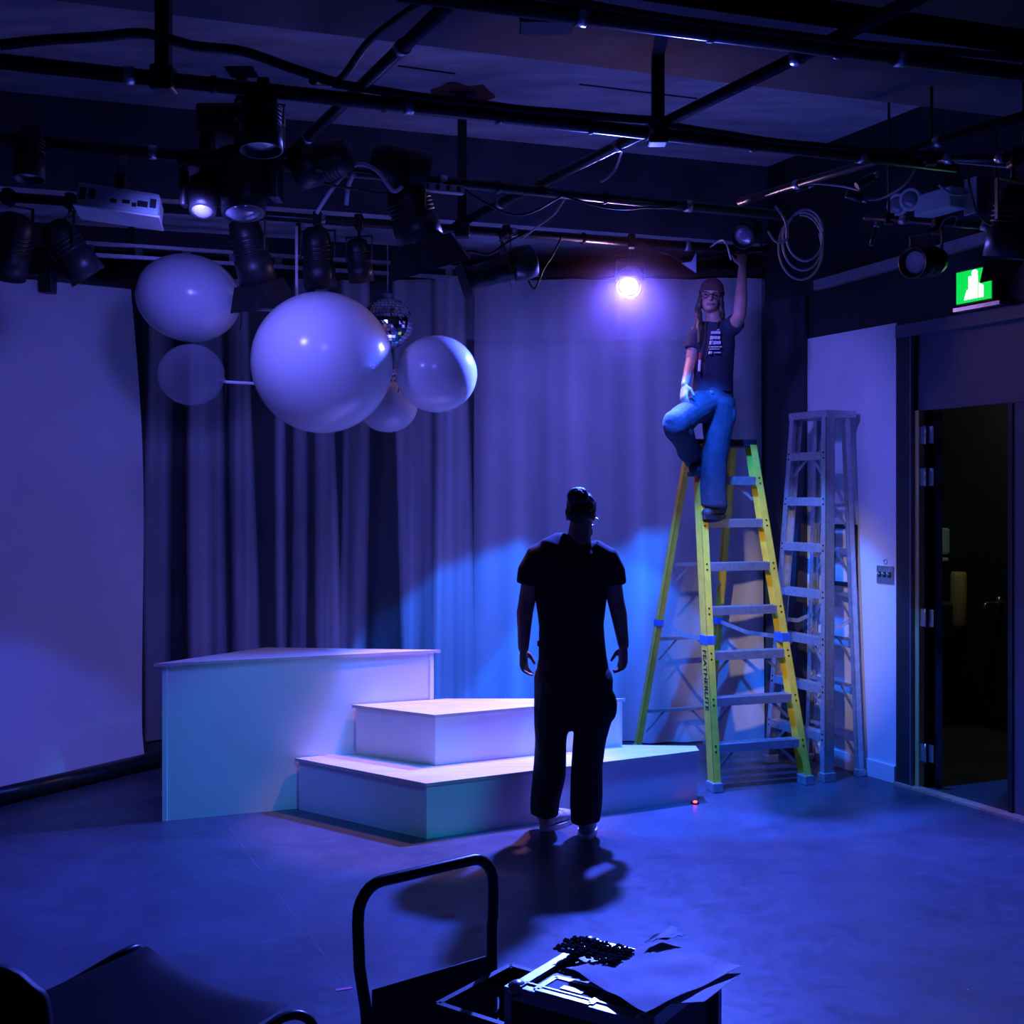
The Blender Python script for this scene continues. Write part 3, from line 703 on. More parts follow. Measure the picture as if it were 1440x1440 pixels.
stepladder('aluminium_stepladder', 'worn aluminium step ladder standing against the white wall panel', aA, au, av, 0.31, 0.17, 0.12, 0.30, 2.46, 8, M['aluminium'], 0.045, 0.075, (0.28, 0.59, 0.9, 1.2, 1.5, 1.8), None, 0.27, None)
# ------------------------------------------------------------------ foreground: dolly, crate, case, chairs
hl, hr = G(519, 1243, 0.80), G(692, 1203, 0.80)
hu = (hr-hl); hu.z = 0; hw_ = hu.length; hu.normalize(); hv = Vector((hu.y, -hu.x, 0))    # hv: towards the camera, along the deck
zz = Vector((0, 0, 1)); DZ = 0.19
gl = Vector((hl.x, hl.y, 0)); gr = Vector((hr.x, hr.y, 0))
dl = thing('platform_dolly', (gl+gr)/2, 'grey platform dolly with a bent tube push handle', 'dolly')
pts = [gl+zz*DZ, gl+zz*0.34, gl+zz*0.46-hu*0.01, gl+zz*0.58-hu*0.03, gl+zz*0.70-hu*0.035]
arc1 = [gl-hu*0.035+hu*0.075*(1-math.cos(a))+zz*(0.715+0.085*math.sin(a)) for a in [k*math.pi/12 for k in range(1, 7)]]
arc2 = [gr+hu*0.005-hu*0.075*(1-math.cos(a))+zz*(0.715+0.085*math.sin(a)) for a in [k*math.pi/12 for k in range(6, 0, -1)]]
pts2 = [gr+zz*0.70+hu*0.005, gr+zz*0.62+hu*0.004, gr+zz*0.60, gr+zz*0.46, gr+zz*DZ]
MB().tube(pts+arc1+arc2+pts2, 0.0165, 14).build('push_handle', M['pipe_metal'], dl)
pl = MB().box((gl+gr)/2+zz*0.42, (hw_-0.02, 0.004, 0.18), Matrix((hu, hv, zz)).transposed()).build('handle_plate', M['laminate'], dl)
dc = (gl+gr)/2+hv*0.44
MB().box(dc+zz*(DZ-0.02), (0.54, 0.94, 0.035), Matrix((hu, hv, zz)).transposed(), 0.01).build('deck', M['laminate'], dl)
for a in (-0.2, 0.2):
    for b in (0.1, 0.8):
        c = (gl+gr)/2+hu*a+hv*b
        w = MB().cyl(c-hu*0.016+zz*0.06, c+hu*0.016+zz*0.06, 0.06, n=20).build('wheel', M['dark_rubber'], dl)
        MB().bar(c+zz*0.06, c+zz*(DZ-0.035), 0.045, 0.05, hv).build('fork', M['steel'], w)
# white sheets lying on the deck beside the handle
for i, (a, b, r, lab) in enumerate(((-0.20, 0.17, 0.15, 'white folded sheet on the dolly deck at its front left corner'), (0.1, 0.05, -0.1, 'white sheet of board on the deck behind the crate'))):
    c = (gl+gr)/2+hu*a+hv*b+zz*(DZ+0.004); R = Matrix.Rotation(r, 3, 'Z')@Matrix((hu, hv, zz)).transposed()
    sh = MB(); n = 8
    vs = [c+R@Vector((0.15*(i2/n-0.5)*(1.0 if i == 0 else 1.6), 0.24*(j/n-0.5)*(1 if i == 0 else .35), 0.012+0.012*math.sin(j*1.1)+0.006*math.cos(i2))) for j in range(n+1) for i2 in range(n+1)]
    sh.add(vs+[q-zz*0.004 for q in vs], [(j*(n+1)+k, j*(n+1)+k+1, (j+1)*(n+1)+k+1, (j+1)*(n+1)+k) for j in range(n) for k in range(n)]+[((n+1)**2+j*(n+1)+k, (n+1)**2+(j+1)*(n+1)+k, (n+1)**2+(j+1)*(n+1)+k+1, (n+1)**2+j*(n+1)+k+1) for j in range(n) for k in range(n)], True)
    tag(sh.build('paper_sheet', M['paper']), lab, 'paper')
# milk crate
ZC = DZ+0.30
k0 = G(616, 1411, ZC); k1 = G(720, 1356, ZC); ku = (k1-k0); ku.z = 0; KL = 0.33; ku.normalize(); kv = Vector((ku.y, -ku.x, 0))
k0 = Vector((k0.x, k0.y, 0)); KB = DZ+0.001
cr = thing('milk_crate', k0+ku*KL/2+kv*KL/2+zz*KB, 'black plastic milk crate with hexagonal holes on the dolly', 'crate')
def crate_wall(o, e, nrm):
    """wall with hexagon cut-outs: ring of quads around each hole"""
    mb = MB(); rows, cols = 5, 7; hgt = ZC-KB; cw, rh = KL/cols, hgt/rows
    for r_ in range(rows):
        for c_ in range(cols):
            cc_ = Vector(((c_+0.5)*cw, (r_+0.5)*rh)); solid = r_ in (0, rows-1) or c_ in (0, cols-1) or (r_ == rows-2 and c_ in (2, 3, 4))
            P2 = lambda x, y: o+e*x+zz*(KB+y)
            outer = [(-.5, -.5), (0, -.5), (.5, -.5), (.5, 0), (.5, .5), (0, .5), (-.5, .5), (-.5, 0)]
            if solid:
                mb.plate([P2(cc_.x+x*cw, cc_.y+y*rh) for x, y in ((-.5, -.5), (.5, -.5), (.5, .5), (-.5, .5))], nrm*0.004); continue
            inner = [(x*.72 if abs(x)+abs(y) < .9 else x*.56, y*.72 if abs(x)+abs(y) < .9 else y*.56) for x, y in outer]
            O = [P2(cc_.x+x*cw, cc_.y+y*rh) for x, y in outer]; I = [P2(cc_.x+x*cw, cc_.y+y*rh) for x, y in inner]
            for q in range(8):
                w = (q+1) % 8; mb.plate([O[q], O[w], I[w], I[q]], nrm*0.004)
    return mb
c4 = [k0, k0+ku*KL, k0+ku*KL+kv*KL, k0+kv*KL]
for i in range(4):
    a, b = c4[i], c4[(i+1) % 4]; e = (b-a).normalized(); nn = Vector((-e.y, e.x, 0))
    if nn.dot((c4[0]+c4[2])/2-a) < 0: nn = -nn
    crate_wall(a, e, nn).build('side_wall', M['plastic_black'], cr)
rim = MB()
for i in range(4):
    a, b = c4[i], c4[(i+1) % 4]; rim.bar(a+zz*(ZC-0.006), b+zz*(ZC-0.006), 0.018, 0.016)
rim.build('rim', M['plastic_black'], cr)
MB().prism([p+((c4[0]+c4[2])/2-p)*0.03 for p in c4], KB, KB+0.006).build('base', M['plastic_black'], cr)
for q in c4: MB().cyl(q+zz*KB+((c4[0]+c4[2])/2-q).normalized()*0.01, q+zz*ZC+((c4[0]+c4[2])/2-q).normalized()*0.01, 0.011, n=10).build('corner_post', M['plastic_black'], cr)
# flight case
ZK = 0.66
f0, f1, f2 = G(717, 1386, ZK), G(909, 1438, ZK), G(1050, 1374, ZK)
e1 = (f1-f0); e1.z = 0; e2 = (f2-f1); e2.z = 0; L1, L2 = e1.length, e2.length; e1.normalize(); e2 = Vector((-e1.y, e1.x, 0))*(1 if e1.x*e2.y-e1.y*e2.x > 0 else -1)
f0.z = 0; KZ0 = DZ+0.003
fc = thing('flight_case', f0+e1*L1/2+e2*L2/2+zz*KZ0, 'black flight case with aluminium edges and a recessed latch on the dolly', 'flight case')
fp = [f0, f0+e1*L1, f0+e1*L1+e2*L2, f0+e2*L2]; fcn = (fp[0]+fp[2])/2
Rf = Matrix((e1, e2, zz)).transposed()
MB().box(fcn+zz*(KZ0+ZK)/2, (L1-0.012, L2-0.012, ZK-KZ0-0.012), Rf).build('body', M['laminate'], fc)
for i in range(4):
    a, b = fp[i], fp[(i+1) % 4]; e = (b-a).normalized(); ii = (fcn-(a+b)/2).normalized()
    for z, s in ((ZK, -1), (KZ0, 1)):
        mb = MB(); mb.bar(a+ii*0.018+zz*(z), b+ii*0.018+zz*(z), 0.036, 0.003); mb.bar(a+zz*(z+s*0.016), b+zz*(z+s*0.016), 0.003, 0.034)
        mb.bar(a+ii*0.03+zz*(z+0.003), b+ii*0.03+zz*(z+0.003), 0.006, 0.005) if z == ZK else None
        mb.build('edge_extrusion', M['aluminium'], fc)
    MB().bar(a+zz*KZ0, a+zz*ZK, 0.02, 0.02, e).build('corner_extrusion', M['aluminium'], fc)
    MB().ell(a+ii*0.012+e*0.014+zz*(ZK-0.008), (0.026, 0.026, 0.020), 16, 10).build('ball_corner', M['steel'], fc)
lt = fcn-e1*(L1/2-0.075)-e2*(L2/2-0.135)+zz*(ZK+0.002)
lt = fp[0]+e1*0.145+e2*0.055+zz*(ZK+0.002)
q4 = [lt+e1*x+e2*y for x, y in ((-.075, -.045), (.075, -.045), (.075, .045), (-.075, .045))]
lat = MB()
for i in range(4): lat.bar(q4[i], q4[(i+1) % 4], 0.016, 0.006)
lat = lat.build('latch_dish', M['reflector'], fc)
MB().box(lt-zz*0.001, (0.14, 0.08, 0.003), Rf).build('dish_well', M['ink'], lat)
MB().bar(lt-e1*0.03, lt+e1*0.03, 0.02, 0.006).build('butterfly_latch', M['steel'], lat)
# sheets and net on the case
def sheet(corners, lift, name, m, lab, n=14, amp=0.012, seed=0, curl=0.03):
    c = [Vector(p) for p in corners]; vs = []
    for j in range(n+1):
        for i in range(n+1):
            a, b = i/n, j/n; p = c[0].lerp(c[1], a).lerp(c[3].lerp(c[2], a), b)
            ed = max(abs(a-.5), abs(b-.5))*2
            vs.append(p+zz*(lift+0.004+amp*(0.5+0.5*noise.noise(Vector((a*3+seed, b*3, 0))))+curl*max(0, ed-.75)*noise.noise(Vector((a*4+seed, b*4, 2)))))
    k = (n+1)**2; fs = [(j*(n+1)+i, j*(n+1)+i+1, (j+1)*(n+1)+i+1, (j+1)*(n+1)+i) for j in range(n) for i in range(n)]
    mb = MB().add(vs+[v-zz*0.0012 for v in vs], fs+[tuple(k+q for q in f[::-1]) for f in fs], True)
    return tag(mb.build(name, m), lab, 'paper', 'loose sheets on the flight case')
zt_ = ZK+0.006
pg = lambda x, y, z=ZK+0.01: G(x, y, z)
sheet([pg(800, 1370), pg(908, 1432), pg(1045, 1366), pg(930, 1332)], 0.004, 'paper_sheet', M['paper_worn'], 'large scuffed plastic sheet lying over the flight case top', seed=3)
sheet([pg(880, 1418), pg(990, 1412), pg(1042, 1372), pg(930, 1375)], 0.0005, 'paper_sheet', M['paper'], 'pale sheet under the scuffed one with its corner sticking out', seed=6, amp=0.003, curl=0.0)
sheet([pg(905, 1342), pg(932, 1338), pg(965, 1332), pg(945, 1318)], 0.022, 'paper_sheet', M['upholstery'], 'dark curled scrap at the back corner of the flight case', seed=9, n=6)
# crumpled black net
c = pg(832, 1340, ZK+0.02)
net = MB()
for j in range(9):
    for i in range(15):
        q = c+e1*(i-7)*0.012+e2*(j-4)*0.012+zz*(0.008+0.012*noise.noise(Vector((i*.6, j*.6, 1))))
        for d in (e1*0.012+e2*0.004, e2*0.012):
            net.bar(q, q+d+zz*0.006*noise.noise(Vector((i+d.x*90, j, 4))), 0.005, 0.005)
tag(net.build('black_net', M['net']), 'crumpled black netting on top of the flight case', 'net')
# ---- black chair with tube frame, seat turned towards the stage
def pad(mb, c4_, th, sag, n=14, axis=zz, bul=0.0):
    top, bot = [], []
    for j in range(n+1):
        for i in range(n+1):
            a, b = i/n, j/n; p = c4_[0].lerp(c4_[1], a).lerp(c4_[3].lerp(c4_[2], a), b)
            ed = 1-max(abs(a-.5)*2, abs(b-.5)*2)**6
            s = -sag*math.sin(math.pi*a)*0.9+bul*math.sin(math.pi*a)*math.sin(math.pi*b)
            top.append(p+axis*(s+th*0.5*ed)); bot.append(p+axis*(s-th*0.5*ed))
    k = (n+1)**2; fs = [(j*(n+1)+i, j*(n+1)+i+1, (j+1)*(n+1)+i+1, (j+1)*(n+1)+i) for j in range(n) for i in range(n)]
    return mb.add(top+bot, fs+[tuple(k+q for q in f[::-1]) for f in fs], True)
def low_chair(s_fl, s_fr, label, depth=0.52, zb=0.44, back_z=0.60):
    w = s_fr-s_fl; w.z = 0; fu = w.normalized(); bk_ = Vector((fu.y, -fu.x, 0))      # bk_: away from the stage
    base = (s_fl+s_fr)/2+bk_*depth/2; ch = thing('lounge_chair', Vector((base.x, base.y, 0)), label, 'chair', 'black chairs in the foreground')
    bl, br = s_fl+bk_*depth-fu*0.06, s_fr+bk_*depth; bl.z = zb; br.z = zb
    pad(MB(), [s_fl, s_fr, br, bl], 0.055, 0.035).build('seat', M['upholstery'], ch)
    tl, tr_ = bl+bk_*0.06, br+bk_*0.06; tl.z = tr_.z = back_z
    pad(MB(), [bl+zz*0.03, br+zz*0.03, tr_, tl], 0.05, -0.0, axis=-bk_).build('backrest', M['upholstery'], ch)
    for a, b, s in ((s_fl, bl, -1), (s_fr, br, 1)):
        o = fu*s*0.03
        fpt = [a-bk_*0.0+o+zz*(0.0), a-bk_*0.03+o*2-zz*0.05, a-bk_*0.03+o*2.2-zz*0.14]
        fl_ = Vector((a.x, a.y, 0.012))-bk_*0.02+o*2
        MB().tube(smooth_path([b+o-zz*0.02, a.lerp(b, .5)+o-zz*0.03, a+bk_*0.06+o-zz*0.012, a+o*1.8-zz*0.03-bk_*0.015, a+o*2.2-zz*0.10-bk_*0.03, Vector((fl_.x, fl_.y, 0.25)), fl_], 6), 0.013, 10).build('front_leg', M['pipe_metal'], ch)
        rl = Vector((b.x, b.y, 0.012))+bk_*0.1+o
        MB().tube(smooth_path([b+o+zz*(back_z-zb-.02)+bk_*0.06, b+o, Vector((b.x, b.y, 0.2))+bk_*0.05+o, rl], 6), 0.013, 10).build('rear_leg', M['pipe_metal'], ch)
    return ch
z_s = 0.52
low_chair(G(206, 1330, z_s), G(408, 1412, z_s), 'black padded chair with a tube leg in the foreground, left of the dolly')
# nearer chair: only the corner of its backrest shows
n1 = G(60, 1352, 0.86); n0 = n1+Vector((-0.46, 0.10, 0)); cu2 = Vector((0.977, -0.212, 0)); cb2 = Vector((cu2.y, -cu2.x, 0))
ch = thing('stacking_chair', Vector((n0.x+0.23, n0.y+0.2, 0)), 'black stacking chair cut off by the lower left corner of the picture', 'chair', 'black chairs in the foreground')
b0_, b1_ = n0.copy(), n1.copy(); a0_, a1_ = b0_-cb2*0.07, b1_-cb2*0.07
for q in (b0_, b1_): q.z = 0.855
for q in (a0_, a1_): q.z = 0.50
mb = MB(); n = 16; nv = 10; top, bot = [], []
for j in range(nv+1):
    for i in range(n+1):
        a, b = i/n, j/nv; p = a0_.lerp(a1_, a).lerp(b0_.lerp(b1_, a), b)
        cr_ = max(0, (b-0.75)/0.25); xx = (a-.5)*2; sh_ = 1-0.10*cr_**3
        p = a0_.lerp(b0_, b).lerp(a1_.lerp(b1_, b), 0.5+xx*sh_*0.5)
        p = p-zz*0.05*cr_*abs(xx)**6+cb2*0.035*(1-xx*xx)
        top.append(p+cb2*0.012); bot.append(p-cb2*0.012)
k = len(top); fs = [(j*(n+1)+i, j*(n+1)+i+1, (j+1)*(n+1)+i+1, (j+1)*(n+1)+i) for j in range(nv) for i in range(n)]
rimf = []
loop = [i for i in range(n+1)]+[(j)*(n+1)+n for j in range(1, nv+1)]+[nv*(n+1)+i for i in range(n-1, -1, -1)]+[j*(n+1) for j in range(nv-1, 0, -1)]
rimf = [(loop[i], loop[(i+1) % len(loop)], k+loop[(i+1) % len(loop)], k+loop[i]) for i in range(len(loop))]
mb.add(top+bot, fs+[tuple(k+q for q in f[::-1]) for f in fs]+rimf, True).build('backrest', M['upholstery'], ch)
s0_, s1_ = a0_+cb2*0.05, a1_+cb2*0.05; s0_.z = s1_.z = 0.45
pad(MB(), [s0_, s1_, s1_+cb2*0.42, s0_+cb2*0.42], 0.05, 0.012).build('seat', M['upholstery'], ch)
for q, o in ((s0_, 0.02), (s1_, -0.02)):
    MB().tube(smooth_path([q+cu2*o+zz*0.22-cb2*0.03, q+cu2*o, q+cu2*o*0-zz*0.2-cb2*0.05, Vector((q.x, q.y, 0.012))-cb2*0.1], 5), 0.011, 10).build('rear_leg', M['pipe_metal'], ch)
    MB().tube([q+cb2*0.38+cu2*o, Vector((q.x, q.y, 0.012))+cb2*0.42], 0.011, 10).build('front_leg', M['pipe_metal'], ch)
# ------------------------------------------------------------------ people
def hand(mb, wr_, d, side, pn, curl=0.5, s=1.0, spread=0.012):
    """palm, four fingers and a thumb; d: finger direction, side: thumb side, pn: the way the palm faces"""
    d = Vector(d).normalized(); side = Vector(side); side = (side-d*side.dot(d)).normalized(); pn_ = d.cross(side)
    if pn_.dot(Vector(pn)) < 0: pn_ = -pn_
    pn = pn_; wr_ = Vector(wr_)
    mb.limb([wr_, wr_+d*0.035*s, wr_+d*0.085*s], [0.028*s, 0.040*s, 0.042*s], 0.42, pn, 14)
    for i, (o, L) in enumerate(((0.031, .074), (0.0105, .083), (-0.0105, .077), (-0.031, .060))):
        p = wr_+d*0.088*s+side*o*s; dd = (d+side*(o*spread*20)).normalized(); pts = [p-d*0.02*s, p]; rad = [0.0105*s, 0.0102*s]
        for k in range(3):
            a = curl*(k+0.6)*(1+0.12*i); q = (dd*math.cos(a)+pn*math.sin(a)).normalized()
            p = p+q*L*s*(0.42, 0.33, 0.25)[k]; pts.append(p); rad.append((0.0095, 0.0088, 0.0075)[k]*s)
        mb.limb(pts, rad, 1.0, pn, 10)
    p = wr_+d*0.028*s+side*0.026*s; q1 = (side*0.75+d*0.6+pn*0.35).normalized(); q2 = (side*0.25+d*0.9+pn*0.45).normalized()
    mb.limb([p, p+q1*0.034*s, p+q1*0.034*s+q2*0.03*s, p+q1*0.034*s+q2*0.055*s], [0.015*s, 0.0125*s, 0.0105*s, 0.009*s], 1.0, pn, 10)
def head(mb, c, R, k=1.0):
    """skull, jaw, nose, ears, brow; R: face looks along -Y of R, up is Z"""
    q = lambda x, y, z: c+R@Vector((x, y, z))*k
    mb.ell(q(0, 0.012, 0.025), (0.076*k, 0.095*k, 0.092*k), 24, 16, R)
    mb.ell(q(0, -0.018, -0.045), (0.060*k, 0.070*k, 0.072*k), 20, 14, R)
    mb.ell(q(0, -0.055, -0.088), (0.026*k, 0.026*k, 0.022*k), 14, 10, R)
    mb.limb([q(0, -0.082, 0.012), q(0, -0.103, -0.030)], [0.010*k, 0.016*k], 1.0, R@Vector((1, 0, 0)), 10)
    mb.limb([q(-0.045, -0.075, 0.026), q(0, -0.086, 0.028), q(0.045, -0.075, 0.026)], [0.013*k]*3, 0.8, R@Vector((0, 1, 0)), 10)
    mb.limb([q(-0.022, -0.083, -0.062), q(0, -0.088, -0.061), q(0.022, -0.083, -0.062)], [0.009*k]*3, 1, R@Vector((0, 1, 0)), 8)
    for s in (-1, 1):
        mb.ell(q(s*0.078, 0.012, -0.012), (0.010*k, 0.020*k, 0.031*k), 12, 10, R)
def shoe(parent, heel, d, L, upper, sole, laces=None, w=0.048, name='shoe'):
    d = Vector(d).normalized(); z = Vector((0, 0, 1)); x = d.cross(z)
    mb = MB()
    mb.limb([heel+d*0.04+z*0.075, heel+d*0.045+z*0.13], [0.045, 0.043], 1.0, d, 14)
    mb.limb([heel+d*0.045+z*0.055, heel+d*L*0.45+z*0.062, heel+d*(L*0.7)+z*0.05, heel+d*(L-0.045)+z*0.042], [0.042, 0.046, w, 0.040], 0.85, z, 16)
    up = remesh(mb, 0.007, 3).build(name, upper, parent)
    so = MB(); pr = []
    for k in range(20):
        a = 2*math.pi*k/20; t = (1-math.cos(a))/2
        wd = (0.040+0.014*math.sin(math.pi*min(1, t*1.1)))*math.sin(a)
        pr.append(heel+d*(L*t)+x*wd)
    so.plate(pr, z*0.028).build('sole', sole, up)
    if laces:
        for i in range(4):
            q = heel+d*(L*0.42+0.022*i)+z*(0.108-0.009*i)
            MB().limb([q-x*0.026, q+z*0.005, q+x*0.026], [0.004]*3, 1, z, 6).build('lace', laces, up)
    return up
# ---- standing man, seen from behind
Dm = 6.65
mp = lambda x, y, dd=0.0: P(x, y, Dm+dd)
base = mp(797, 1172); base.z = 0
man = thing('person', base, 'person in black T-shirt and cargo trousers standing with back to camera, looking down', 'person', 'people')
Rh = Matrix.Rotation(math.pi-0.45, 3, 'Z')@Matrix.Rotation(0.42, 3, 'X')
b = MB(); hc_ = mp(818, 724, 0.02)
head(b, hc_, Rh, 0.98)
b.limb([mp(812, 775, 0.0), mp(814, 757, 0.0), mp(817, 735, 0.02)], [0.085, 0.066, 0.060], 0.95)
b.limb([mp(806, 970), mp(806, 930), mp(805, 880), mp(804, 830), mp(804, 795), mp(808, 772)], [0.15, 0.155, 0.15, 0.17, 0.165, 0.09], 0.62)
wl, wr_ = mp(736, 912, -0.02), mp(877, 908, -0.02)
b.limb([mp(762, 783), mp(751, 800), mp(741, 845, 0.01), mp(738, 862, 0.0), wl], [0.062, 0.060, 0.047, 0.046, 0.030])
b.limb([mp(848, 783), mp(857, 800), mp(866, 845, 0.01), mp(870, 862, 0.0), wr_], [0.062, 0.060, 0.047, 0.046, 0.030])
hand(b, wl, (0.02, 0.12, -1), (0.45, 0.9, 0), (1, -0.2, 0), 0.42)
hand(b, wr_, (-0.03, 0.12, -1), (-0.45, 0.9, 0), (-1, -0.2, 0), 0.42)
for s, xs in ((1, (782, 779, 774, 766)), (-1, (830, 831, 826, 823))):
    dd = 0.06*s
    b.limb([mp(xs[0], 960, 0), mp(xs[1], 1020, dd*.4), mp(xs[2], 1080, dd*.7), mp(xs[3], 1150, dd)], [0.09, 0.075, 0.055, 0.042])
remesh(b, 0.0055, 2).build('body', M['skin'], man)
t = MB()
t.limb([mp(813, 756), mp(811, 762), mp(807, 772), mp(804, 790), mp(803, 830), mp(804, 880), mp(806, 925), mp(806, 960)], [0.080, 0.125, 0.185, 0.212, 0.203, 0.182, 0.188, 0.200], 0.60, n=28, e0=False, e1=False)
t.limb([mp(775, 777), mp(757, 786), mp(745, 805), mp(741, 823)], [0.075, 0.082, 0.072, 0.065], 1.0, e1=False)
t.limb([mp(835, 777), mp(851, 786), mp(860, 805), mp(863, 823)], [0.075, 0.082, 0.072, 0.065], 1.0, e1=False)
remesh(t, 0.009, 5, 0.012, 7.0).build('t_shirt', M['black_cotton'], man)
t = MB()
t.limb([mp(806, 925), mp(806, 955), mp(806, 985)], [0.186, 0.204, 0.185], 0.62, n=24)
t.limb([mp(779, 955, 0.0), mp(778, 1010, .02), mp(773, 1075, .04), mp(767, 1125, .06), mp(766, 1146, .06)], [0.112, 0.106, 0.086, 0.084, 0.080], 1.05, e1=False)
t.limb([mp(833, 955, 0.0), mp(833, 1010, -.02), mp(826, 1075, -.04), mp(823, 1130, -.06), mp(823, 1156, -.06)], [0.112, 0.106, 0.086, 0.083, 0.080], 1.05, e1=False)
t.ell(mp(857, 992, -0.02), (0.040, 0.07, 0.085)); t.ell(mp(757, 995, 0.02), (0.024, 0.07, 0.085))
t.ell(mp(850, 952, -0.03), (0.026, 0.05, 0.05))
tr_o = remesh(t, 0.009, 3, 0.016, 6.0, 5).build('cargo_trousers', M['black_trousers'], man)
MB().box(mp(762, 905, -0.105), (0.05, 0.012, 0.03)).build('belt_clip', M['black_metal'], tr_o)
hL = G(760, 1170); hL.z = 0
shoe(man, hL, (0.62, 0.78, 0), 0.30, M['shoe_grey'], M['shoe_white'], M['shoe_white'])
hR = G(823, 1182); hR.z = 0
shoe(man, hR, (0.15, 1, 0), 0.30, M['shoe_grey'], M['shoe_white'], M['shoe_white'])
h = MB(); q = lambda x, y, z: hc_+Rh@Vector((x, y, z))
h.ell(q(0, 0.018, 0.036), (0.082, 0.098, 0.090), 24, 16, Rh); h.ell(q(0, 0.055, -0.01), (0.070, 0.062, 0.062), 20, 12, Rh)
hair = remesh(h, 0.008, 3, 0.006, 40).build('hair', M['hair_dark'], man)
bn = MB(); bc = mp(813, 698, -0.045)
bn.ell(bc, (0.060, 0.055, 0.052), 20, 14)
for k in range(7):
    a = k*0.9; bn.limb([bc+Vector((0.048*math.cos(a), 0.045*math.sin(a), -0.022)), bc+Vector((0.036*math.cos(a+1.2), 0.032*math.sin(a+1.2), 0.024))], [0.018, 0.018])
remesh(bn, 0.006, 1, 0.006, 50).build('hair_bun', M['hair_dark'], hair)
g_ = MB()
for s in (-1, 1):
    g_.tube([q(s*0.082, 0.0, 0.008), q(s*0.076, -0.09, 0.010)], 0.0035, 6)
    g_.tube([q(s*0.038+0.027*math.cos(a), -0.102, 0.004+0.022*math.sin(a)) for a in [k*math.pi/8 for k in range(17)]], 0.003, 6)
g_.tube([q(-0.012, -0.104, 0.006), q(0.012, -0.104, 0.006)], 0.003, 6)
g_.build('glasses', M['steel'], man)
bd_ = MB(); bd_.ell(q(0, -0.045, -0.078), (0.058, 0.055, 0.045), 18, 12, Rh)
remesh(bd_, 0.008, 1, 0.006, 60).build('beard', M['hair_dark'], man)
# ---- woman on the ladder
Dw = 8.0
wp = lambda x, y, dd=0.0: P(x, y, Dw+dd)
z6, z7 = YH*6/8+0.006, YH*7/8+0.006
base = yfr(0.1, 6*YH/8)
wom = thing('person', Vector((base.x, base.y, z6)), 'person in beanie and dark T-shirt standing on the yellow ladder, one arm raised', 'person', 'people')
Rw2 = Matrix.Rotation(-0.20, 3, 'Z')@Matrix.Rotation(0.10, 3, 'Y')@Matrix.Rotation(-0.02, 3, 'X')
hw2 = wp(1000, 418, -0.03)
b = MB(); head(b, hw2, Rw2, 0.90)
b.limb([wp(1004, 458), wp(1003, 448), wp(1001, 430)], [0.065, 0.050, 0.050])
b.limb([wp(1004, 570), wp(1003, 545), wp(1003, 515), wp(1003, 485), wp(1004, 465)], [0.125, 0.12, 0.11, 0.125, 0.10], 0.66)
el, ew = wp(972, 508, -0.02), wp(963, 541, -0.16)
b.limb([wp(982, 466), wp(978, 475), el, ew], [0.05, 0.047, 0.038, 0.026])
hand(b, ew, (-0.12, -0.42, -1), (0.55, -0.75, 0.2), (0.3, 0.8, -0.1), 0.30, 0.92)
er, ev_ = wp(1040, 444, -0.13), wp(1044, 376, -0.06)
b.limb([wp(1026, 466, 0.0), wp(1032, 458, -0.05), er], [0.052, 0.050, 0.042])
b.limb([er, wp(1042, 420, -0.11), ev_], [0.043, 0.042, 0.027])
hand(b, ev_, (0.02, 0.25, 1), (-0.9, -0.3, 0.1), (0, 1, -0.1), 0.55, 0.92)
b.limb([wp(1012, 565), wp(1005, 640), wp(1003, 708)], [0.085, 0.06, 0.042])
kn = wp(949, 597, -0.30); ft = Vector((wp(984, 660, 0.08).x, yfr(0, z7).y+0.05, z7+0.09))
b.limb([wp(990, 565), kn], [0.085, 0.06]); b.limb([kn, ft], [0.058, 0.042])
remesh(b, 0.0055, 2).build('body', M['skin'], wom)
t = MB()
t.limb([wp(1003, 449), wp(1004, 455), wp(1004, 463), wp(1004, 480), wp(1003, 505), wp(1003, 530), wp(1003, 552)], [0.062, 0.095, 0.128, 0.142, 0.136, 0.132, 0.135], 0.66, n=26, e0=False, e1=False)
t.limb([wp(988, 462), wp(978, 474), wp(974, 491, -0.01)], [0.060, 0.062, 0.056], e1=False)
t.limb([wp(1020, 464), wp(1030, 459, -0.03), wp(1036, 452, -0.085)], [0.064, 0.066, 0.060], e1=False)
sh_o = remesh(t, 0.008, 4, 0.010, 8.0, 9).build('t_shirt', M['navy_cotton'], wom)
t = MB()
t.limb([wp(1003, 549), wp(1003, 562), wp(1003, 578)], [0.128, 0.135, 0.12], 0.72, n=22)
t.limb([wp(1013, 568), wp(1008, 610), wp(1005, 650), wp(1004, 690), wp(1003, 712)], [0.105, 0.095, 0.086, 0.086, 0.088], 1.0, e1=False)
t.limb([wp(992, 568, -0.02), wp(972, 580, -0.15), kn], [0.105, 0.092, 0.088]); t.limb([kn, kn.lerp(ft, .55), ft+Vector((0, 0, 0.02))], [0.088, 0.082, 0.078], e1=False)
t.ell(wp(1030, 582), (0.03, 0.06, 0.07))
tr2 = remesh(t, 0.008, 3, 0.016, 8.0, 3).build('work_trousers', M['work_trousers'], wom)
MB().box(wp(1001, 552, -0.103), (0.022, 0.012, 0.022), None, 0.003).build('belt_buckle', M['steel'], tr2)
fl = Vector((wp(1022, 700).x, yfr(0, z6).y+0.03, z6))
shoe(wom, fl, (-0.66, -0.75, 0), 0.255, M['shoe_dark'], M['laminate'], None, 0.044)
shoe(wom, Vector((ft.x, ft.y+0.02, z7)), (-0.2, -0.9, 0), 0.25, M['shoe_dark'], M['laminate'], None, 0.044)
h = MB(); q = lambda x, y, z: hw2+Rw2@Vector((x, y, z))
